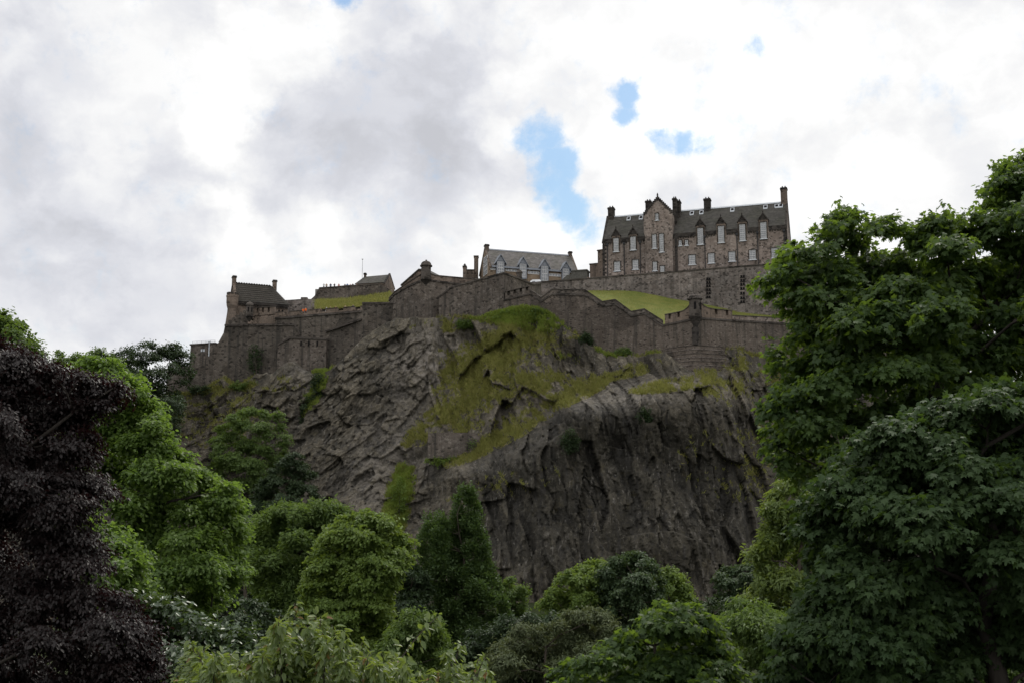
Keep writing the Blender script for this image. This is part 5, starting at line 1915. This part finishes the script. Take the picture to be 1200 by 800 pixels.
sheet_tufts('strip_grass', 'long yellow grass blades on the strip under the upper rampart', STRIP, 9000, .6, M['blade'], 9)
sheet_tufts('bank_grass', 'short grass blades on the mown bank', BANK, 14000, .28, M['blade'], 8)


def bush(px, py, rx, ry, matl, label, group='bushes on the cliff', n=20, per=36, leafsz=.30, seed=1):
    b_ = rock_pt(px, py + ry * .6)
    b_.z -= .3
    c = rock_pt(px, py)
    rb = random.Random(seed)
    poly = [(px + rx * 1.15 * math.cos(a) * rb.uniform(.75, 1.1), py + ry * 1.15 * math.sin(a) * rb.uniform(.75, 1.1)) for a in [2 * math.pi * k / 11 for k in range(11)]]
    return tree('bush', label, 'bush', group, b_, poly, 'broad', leafsz, n * 2, per, min(rx, ry) * .05 + .35, matl, c.y - .35, .5, nb=12, rmin=min(rx, ry) * .35, rmax=min(rx, ry) * .8, trunk_r=.08, seed=seed, jit=.7, flat=.5, droop=.15, n_limbs=4, twigs=2)


bush(730, 414, 9, 5, M['green'], 'dark green bush at the foot of the zigzag wall, left of the lighter one', seed=3)
bush(753, 411, 9, 6, M['yellow_green'], 'lighter green bush at the foot of the zigzag wall', seed=4)
bush(596, 369, 14, 6, M['yellow_green'], 'bright green bush on top of the knoll against the wall, left one', seed=5, n=22)
bush(626, 368, 14, 6, M['green'], 'green bush on top of the knoll against the wall, right one', seed=6, n=22)
bush(286, 452, 14, 5, M['green'], 'low scrub at the foot of the long curtain wall left of the bastion', seed=17)
bush(236, 458, 12, 6, M['dark'], 'low dark scrub under the guard hut wall', seed=18)
bush(545, 380, 10, 4, M['green'], 'low bush at the foot of the peaked curtain wall', seed=7)
bush(371, 455, 7, 18, M['dark'], 'upright dark bush in the cleft under the low bastion', seed=8, n=22)
bush(358, 482, 7, 18, M['dark'], 'dark bush low in the cleft above the dark trees', seed=9, n=22)
bush(298, 420, 6, 16, M['dark'], 'dark ivy patch hanging on the long curtain wall', seed=10, n=14)
bush(468, 590, 9, 28, M['yellow_green'], 'bright ivy hanging down the gully right of the lit slope', seed=11, n=34)
bush(668, 517, 8, 12, M['dark'], 'dark bush in the crack of the steep face', seed=12)
bush(757, 487, 7, 8, M['dark'], 'small bush below the rim of the steep face', seed=13)
bush(524, 541, 26, 4, M['yellow_green'], 'low scrub along the foot of the patched retaining wall', seed=16, n=24)
bush(555, 520, 10, 5, M['green'], 'low bush right of the patched retaining wall', seed=14)
bush(687, 400, 6, 9, M['dark'], 'dark bush in the corner where the knoll meets the zigzag wall', seed=15)

# ------------------------------------------------------------------ trees
def gpt(px, Y, dz=0.0):
    x = (px - 600) / FPX * Y * 1.0
    return Vector((x, Y, float(ground_z(Y)) - .1 + dz))


FG = 'trees close to the viewer'
MG = 'trees at the foot of the cliff'
SH = 'trees on the left shoulder'
tree('shoulder_tree', 'dark rounded tree against the sky left of the guard hut', 'tree', SH, rock_pt(185, 470), [(118, 436), (138, 412), (162, 402), (186, 400), (206, 400), (219, 414), (222, 440), (216, 468), (196, 485), (140, 485), (118, 464)],
     'broad', .48, 420, 52, 1.15, M['dark'], rock_pt(185, 470).y - 4, 5, nb=34, rmin=7, rmax=16, trunk_r=.45, seed=21)
tree('shoulder_tree', 'paler tree top against the sky behind the lime tree', 'tree', SH, rock_pt(115, 490), [(52, 428), (72, 407), (95, 415), (120, 407), (138, 422), (135, 480), (60, 485)],
     'broad', .45, 330, 52, 1.1, M['green'], rock_pt(115, 490).y - 4, 5, nb=28, rmin=7, rmax=16, trunk_r=.4, seed=22)
tree('shoulder_tree', 'dark tree at the left foot of the rock below the guard hut', 'tree', SH, rock_pt(190, 560), [(180, 462), (212, 462), (214, 486), (204, 515), (218, 540), (212, 575), (150, 580), (150, 480)],
     'broad', .42, 420, 52, 1.05, M['dark'], rock_pt(190, 560).y - 4, 4, nb=34, rmin=7, rmax=16, trunk_r=.4, seed=23)
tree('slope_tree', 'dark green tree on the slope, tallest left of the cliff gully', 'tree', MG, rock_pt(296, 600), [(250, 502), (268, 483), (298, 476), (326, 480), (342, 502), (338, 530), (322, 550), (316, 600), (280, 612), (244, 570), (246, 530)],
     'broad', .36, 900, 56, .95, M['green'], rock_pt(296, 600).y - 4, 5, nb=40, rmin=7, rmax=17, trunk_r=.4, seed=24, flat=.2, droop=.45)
tree('slope_tree', 'dark layered tree in front of the slope right of the tallest dark one', 'tree', MG, rock_pt(345, 640), [(314, 550), (345, 527), (362, 546), (374, 580), (372, 618), (345, 632), (296, 632), (292, 585)],
     'broad', .36, 800, 56, .95, M['dark'], rock_pt(345, 640).y - 4, 4, nb=34, rmin=7, rmax=16, trunk_r=.4, seed=25, flat=.16, droop=.5)
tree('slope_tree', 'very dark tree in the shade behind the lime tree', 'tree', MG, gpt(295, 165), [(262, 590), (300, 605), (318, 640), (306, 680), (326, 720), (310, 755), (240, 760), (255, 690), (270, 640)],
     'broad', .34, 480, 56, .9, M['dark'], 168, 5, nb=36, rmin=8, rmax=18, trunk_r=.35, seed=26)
tree('slope_tree', 'dark green understorey tree below the two layered slope trees', 'tree', MG, rock_pt(330, 660), [(250, 580), (300, 590), (370, 590), (390, 620), (380, 670), (260, 680), (240, 640)],
     'broad', .36, 420, 56, .95, M['dark'], rock_pt(330, 660).y - 4, 4, nb=32, rmin=8, rmax=18, trunk_r=.4, seed=61)
tree('hedge_bush', 'dark shrub filling the gap under the lime tree', 'shrub', MG, gpt(255, 60), [(170, 715), (230, 690), (300, 700), (345, 720), (345, 790), (180, 800)],
     'broad', .2, 560, 56, .42, M['dark'], 59, 3, nb=36, rmin=12, rmax=26, trunk_r=.2, seed=62)
tree('hedge_bush', 'dark undergrowth shrub beside the foot of the columnar tree', 'shrub', MG, gpt(600, 100), [(540, 740), (590, 725), (650, 715), (660, 760), (620, 790), (530, 790)],
     'broad', .24, 420, 56, .55, M['dark'], 100, 3, nb=32, rmin=9, rmax=18, trunk_r=.2, seed=63)
tree('hedge_bush', 'dark undergrowth shrub at the cliff foot behind the maple sapling', 'shrub', MG, gpt(820, 105), [(770, 720), (810, 700), (860, 700), (890, 730), (880, 780), (770, 780)],
     'broad', .24, 420, 56, .55, M['dark'], 105, 3, nb=32, rmin=9, rmax=18, trunk_r=.2, seed=64)
# middle green trees
tree('ash_tree', 'broad feathery green tree in the middle left, left half of the pair', 'tree', MG, gpt(345, 112), [(290, 628), (303, 602), (330, 590), (356, 590), (384, 587), (408, 598), (404, 640), (398, 700), (394, 752), (340, 758), (298, 745), (308, 705), (292, 670)],
     'lance', .38, 1700, 58, .62, M['green'], 111, 4.5, nb=95, rmin=8, rmax=22, trunk_r=.22, barkm='bark_dark', seed=27, flat=.4, droop=.25)
tree('maple_tree', 'yellow-green layered tree in the middle left, right half of the pair', 'tree', MG, gpt(425, 98), [(368, 640), (384, 618), (406, 604), (430, 592), (452, 602), (472, 620), (484, 645), (469, 670), (458, 700), (460, 745), (430, 762), (382, 762), (366, 722), (354, 690), (366, 655)],
     'broad', .28, 1900, 58, .58, M['yellow_green'], 98, 4.5, nb=100, rmin=8, rmax=20, trunk_r=.2, barkm='bark_dark', seed=28, flat=.16, droop=.45)
tree('slope_tree', 'dark rounded tree between the layered tree and the columnar one', 'tree', MG, gpt(478, 125), [(452, 692), (468, 666), (490, 663), (506, 684), (508, 722), (492, 748), (450, 750)],
     'broad', .30, 420, 54, .62, M['dark'], 125, 3, nb=28, rmin=7, rmax=16, trunk_r=.3, seed=29)
tree('columnar_tree', 'narrow dark green columnar tree standing before the cliff', 'tree', MG, gpt(545, 128), [(534, 582), (549, 568), (560, 588), (561, 618), (573, 632), (573, 655), (584, 680), (598, 712), (598, 752), (580, 776), (520, 782), (500, 758), (509, 702), (495, 668), (491, 636), (500, 604), (516, 604), (526, 616)],
     'broad', .27, 1700, 54, .5, M['conifer'], 128, 2.6, nb=110, rmin=5, rmax=13, trunk_r=.35, seed=30, flat=.7, droop=-.5, frond=.8)
tree('columnar_tree', 'olive green tree low at the right side of the columnar tree', 'tree', MG, gpt(598, 132), [(584, 688), (600, 673), (616, 690), (616, 722), (606, 752), (578, 752)],
     'broad', .28, 240, 50, .55, M['green'], 132, 2.5, nb=22, rmin=6, rmax=12, trunk_r=.25, seed=31)
tree('rounded_tree', 'light green rounded tree, left of the three in front of the cliff foot', 'tree', MG, gpt(685, 118), [(638, 702), (654, 680), (675, 659), (700, 654), (722, 665), (722, 712), (702, 740), (655, 742), (638, 722)],
     'broad', .27, 620, 56, .52, M['yellow_green'], 118, 4, nb=40, rmin=7, rmax=17, trunk_r=.3, seed=32)
tree('rounded_tree', 'dark rounded tree, middle and tallest of the three before the cliff foot', 'tree', MG, gpt(742, 116), [(704, 666), (724, 648), (746, 644), (766, 655), (777, 680), (774, 722), (742, 740), (704, 736), (698, 692)],
     'broad', .27, 620, 56, .52, M['blue_green'], 116, 4, nb=40, rmin=7, rmax=17, trunk_r=.3, seed=33)
tree('rounded_tree', 'light green tree, right of the three in front of the cliff foot', 'tree', MG, gpt(785, 119), [(764, 668), (786, 661), (802, 675), (810, 696), (808, 730), (764, 735)],
     'broad', .27, 320, 56, .52, M['yellow_green'], 119, 3, nb=26, rmin=7, rmax=14, trunk_r=.25, seed=34)
tree('hillside_tree', 'small dark layered tree at the cliff foot beside the ash trees', 'tree', MG, gpt(862, 130), [(836, 674), (858, 662), (888, 658), (900, 680), (890, 712), (846, 715)],
     'broad', .28, 260, 52, .55, M['blue_green'], 130, 3, nb=22, rmin=6, rmax=12, trunk_r=.25, seed=35, flat=.15, droop=.5)
tree('willow_bush', 'rounded grey-green shrub in the bottom middle', 'shrub', MG, gpt(645, 62), [(573, 766), (600, 736), (640, 731), (664, 715), (700, 714), (724, 730), (718, 762), (692, 792), (662, 840), (566, 840)],
     'lance', .19, 1000, 56, .33, M['olive'], 62, 3, nb=50, rmin=9, rmax=24, trunk_r=.16, seed=36, flat=.45)
tree('willow_bush', 'feathery dark grey-green bush between the cherry and the columnar tree', 'shrub', MG, gpt(480, 70), [(436, 776), (454, 742), (484, 714), (511, 724), (524, 755), (520, 800), (430, 810)],
     'lance', .22, 620, 56, .38, M['green'], 70, 3, nb=36, rmin=8, rmax=20, trunk_r=.15, seed=37, flat=.45)
tree('ash_tree', 'tall light green ash tree behind the left edge of the big right maple', 'tree', MG, gpt(925, 66), [(896, 622), (904, 574), (925, 551), (955, 546), (1000, 565), (1000, 700), (965, 770), (904, 775), (878, 738), (870, 702), (892, 674), (878, 646)],
     'lance', .27, 1300, 58, .4, M['ash'], 66, 3, nb=60, rmin=9, rmax=24, trunk_r=.26, seed=38, flat=.4)
tree('ash_tree', 'shaded grey-green ash low between the sapling and the big right maple', 'tree', MG, gpt(885, 50), [(842, 718), (870, 700), (912, 716), (950, 735), (950, 800), (890, 840), (846, 820)],
     'lance', .21, 760, 58, .32, M['green'], 50, 3, nb=40, rmin=10, rmax=24, trunk_r=.2, seed=39, flat=.4)
# foreground left
tree('lime_tree', 'large sunlit yellow-green lime tree behind the copper beech', 'tree', FG, gpt(165, 42), [(88, 428), (110, 414), (140, 428), (162, 448), (186, 470), (196, 500), (202, 528), (226, 538), (242, 554), (266, 558), (277, 580), (285, 610), (281, 650), (284, 672), (266, 694), (256, 720), (215, 735), (160, 735), (100, 730), (70, 690), (70, 500)],
     'broad', .155, 2700, 60, .36, M['lime'], 42.5, 2.6, nb=95, rmin=10, rmax=30, trunk_r=.26, seed=40, flat=.24, droop=.4, barkm='bark_dark', n_limbs=10)
tree('lime_tree', 'pale green tree top at the left edge behind the copper beech', 'tree', FG, gpt(5, 44), [(-40, 372), (5, 364), (24, 383), (40, 404), (44, 440), (20, 470), (-40, 470)], 'broad', .155, 420, 58, .36, M['green'], 44, 2, nb=28, rmin=10, rmax=24, trunk_r=.22, seed=41, barkm='bark_dark')
tree('lime_tree', 'lower green branches of a young lime under the beech boughs', 'tree', FG, gpt(130, 32), [(80, 620), (120, 610), (160, 640), (178, 690), (160, 725), (80, 725), (60, 680)], 'broad', .135, 520, 58, .3, M['lime'], 33, 1.5, nb=34, rmin=10, rmax=24, trunk_r=.12, seed=42, barkm='bark_dark')
tree('copper_beech', 'dark purple copper beech filling the left edge', 'tree', FG, gpt(-30, 22), [(-170, 430), (-80, 398), (0, 396), (24, 404), (62, 420), (106, 434), (150, 449), (172, 464), (132, 468), (108, 484), (100, 500), (124, 516), (104, 536), (112, 556), (146, 578), (112, 588), (100, 612), (126, 648), (120, 672), (92, 684), (150, 694), (176, 735), (184, 790), (180, 850), (-170, 850)],
     'broad', .070, 5400, 72, .23, M['beech'], 21.8, 1.7, nb=180, rmin=9, rmax=34, trunk_r=.24, seed=43, flat=.16, droop=.75, barkm='bark_dark', up=.9, jit=.5, n_limbs=9, frond=1.25)
tree('laurel_bush', 'glossy green laurel bush beside the foot of the copper beech', 'shrub', FG, gpt(200, 24), [(150, 700), (190, 700), (240, 730), (290, 742), (312, 770), (310, 850), (140, 850)], 'broad', .135, 620, 40, .26, M['laurel'], 24.5, 1.3, nb=44, rmin=10, rmax=28, trunk_r=.1, seed=44, flat=.4)
# maple sapling in the lower middle
tree('maple_sapling', 'bushy dark green maple with star-shaped leaves in the lower middle', 'tree', FG, gpt(770, 28), [(640, 850), (654, 800), (662, 775), (694, 766), (712, 746), (740, 735), (756, 714), (782, 704), (812, 708), (832, 720), (846, 740), (862, 760), (872, 790), (876, 850)],
     'maple', .14, 1150, 26, .27, M['maple'], 28, 1.7, nb=62, rmin=9, rmax=28, trunk_r=.1, seed=45, flat=.15, droop=.5)
# the big maples on the right
tree('maple_tree', 'tall spreading maple on the right whose upper crown stands against the sky', 'tree', FG, gpt(1110, 27), [
    (886, 328), (905, 314), (915, 290), (936, 279), (960, 282), (966, 258), (985, 235), (1001, 250), (1007, 274), (1026, 257), (1050, 256), (1066, 268), (1086, 254), (1112, 249), (1132, 250), (1152, 245), (1164, 233), (1152, 214), (1160, 194), (1186, 179), (1250, 176), (1330, 215), (1385, 300), (1390, 480), (1250, 500), (1100, 500),
    (1020, 570), (930, 566), (905, 538), (894, 502), (896, 470), (914, 450), (902, 425), (898, 404), (922, 408), (938, 420), (926, 398), (915, 380), (904, 360)],
    'maple', .142, 3900, 33, .32, M['maple'], 27, 2.8, nb=205, rmin=9, rmax=34, trunk_r=.27, barkm='bark_dark', limb_w=.4, seed=46, flat=.17, droop=.5, n_limbs=14, twigs=5, top=(1105, 420, 27))
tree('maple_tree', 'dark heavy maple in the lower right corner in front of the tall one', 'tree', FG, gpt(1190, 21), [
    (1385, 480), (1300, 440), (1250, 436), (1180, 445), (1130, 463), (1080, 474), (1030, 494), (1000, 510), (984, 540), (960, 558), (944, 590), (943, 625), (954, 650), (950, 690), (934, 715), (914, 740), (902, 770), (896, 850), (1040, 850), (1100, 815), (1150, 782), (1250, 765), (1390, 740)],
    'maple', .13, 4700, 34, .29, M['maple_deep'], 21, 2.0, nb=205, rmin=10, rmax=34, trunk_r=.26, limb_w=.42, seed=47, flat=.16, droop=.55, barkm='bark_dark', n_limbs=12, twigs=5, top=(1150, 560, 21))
tree('garden_shrub', 'pale sunlit shrub glimpsed under the boughs of the lower right maple', 'shrub', FG, gpt(1150, 40), [(1060, 740), (1110, 710), (1170, 690), (1230, 700), (1240, 830), (1060, 830)],
     'broad', .16, 520, 54, .32, M['lime'], 40, 2, nb=36, rmin=12, rmax=28, trunk_r=.15, seed=48)


# cherry shoots close to the viewer: long leaves along arching twigs
def cherry(label, base_px, Y, shoots, seed, lsz=.088):
    r = np.random.default_rng(seed)
    b = gpt(base_px, Y)
    root = empty('cherry_tree', b, label, 'tree', FG)
    mb = MB()
    pos, ax, nr = [], [], []
    fork = P(base_px, 850, Y)
    mb.tube([b, (b + fork) / 2 + Vector((.1, 0, 0)), fork], [.09, .075, .06], 8)
    for (x0, y0, x1, y1, bend, dY, dens) in shoots:
        A, Bq = P(x0, y0, Y + dY * .4), P(x1, y1, Y + dY)
        C = (A + Bq) / 2 + Vector((bend * .012 * Y, 0, .05 * Y * .3))
        n = 14
        pts = []
        for i in range(n):
            u = i / (n - 1)
            pts.append(A * (1 - u) ** 2 + C * 2 * u * (1 - u) + Bq * u * u)
        mb.tube([fork, (fork + A) / 2 + Vector((0, 0, -.1)), A], [.03, .02, .009], 6)
        mb.tube(pts, [.008 * (1 - .75 * i / n) + .0015 for i in range(n)], 5)
        L = sum((pts[i + 1] - pts[i]).length for i in range(n - 1))
        m = int(dens * L / .0085)
        for k in range(m):
            u = (k + r.random()) / m
            i = min(int(u * (n - 1)), n - 2)
            f = u * (n - 1) - i
            p = pts[i] * (1 - f) + pts[i + 1] * f
            d = (pts[i + 1] - pts[i]).normalized()
            side = Vector(r.normal(size=3))
            side -= d * side.dot(d)
            side.normalize()
            spread = .19 * (1 - u) * r.random()
            q = p + side * (.015 + spread) + Vector((0, 0, r.normal() * .02))
            a = side * .7 + d * .5 + Vector((0, 0, -.75 + .3 * r.normal()))
            pos.append(q)
            ax.append(a)
            nr.append(Vector((0, -.25, .8)) + side * .6 + Vector(r.normal(size=3)) * .3)
    pos, ax, nr = (np.array([tuple(v) for v in q]) for q in (pos, ax, nr))
    leaf_cloud('crown', 'ovate', pos, ax, nr, lsz * (.65 + .6 * r.random(len(pos))), r.random(len(pos)), M['cherry'], root)
    mb.build('trunk', M['bark'], root, smooth=True)


rc = random.Random(5)


def shoots(x0, x1, n, env):
    out = []
    for k in range(n):
        x = x0 + (x1 - x0) * (k + rc.random()) / n
        top = env(x) + rc.uniform(0, 60)
        lean = rc.uniform(-26, 26)
        out.append((x - lean, top + rc.uniform(70, 110), x, top, rc.uniform(-.5, .5), rc.uniform(-1.2, 1.0), rc.uniform(1.0, 1.5)))
    return out


env1 = lambda x: float(np.interp(x, [205, 225, 260, 300, 345, 380, 410, 440, 480], [752, 750, 765, 745, 716, 722, 742, 755, 775]))
cherry('cherry tree with long drooping leaves in the bottom left foreground', 350, 12.5, [
    (340, 800, 345, 706, .3, 0, 1.4), (330, 810, 318, 740, -.4, .3, 1.3), (360, 800, 376, 724, .4, .2, 1.3), (250, 830, 222, 752, -.3, .2, 1.2), (440, 830, 516, 720, -.4, .1, .5), (400, 820, 425, 752, .4, 0, 1.2)] + shoots(208, 482, 74, env1), 50)
env2 = lambda x: float(np.interp(x, [480, 510, 541, 575], [785, 768, 750, 776]))
cherry('young cherry tree with bronze-tipped shoots right of the larger cherry', 530, 13.5, [(525, 820, 541, 752, .1, 0, .8), (545, 830, 568, 770, .4, .1, .8)] + shoots(488, 572, 22, env2), 51)
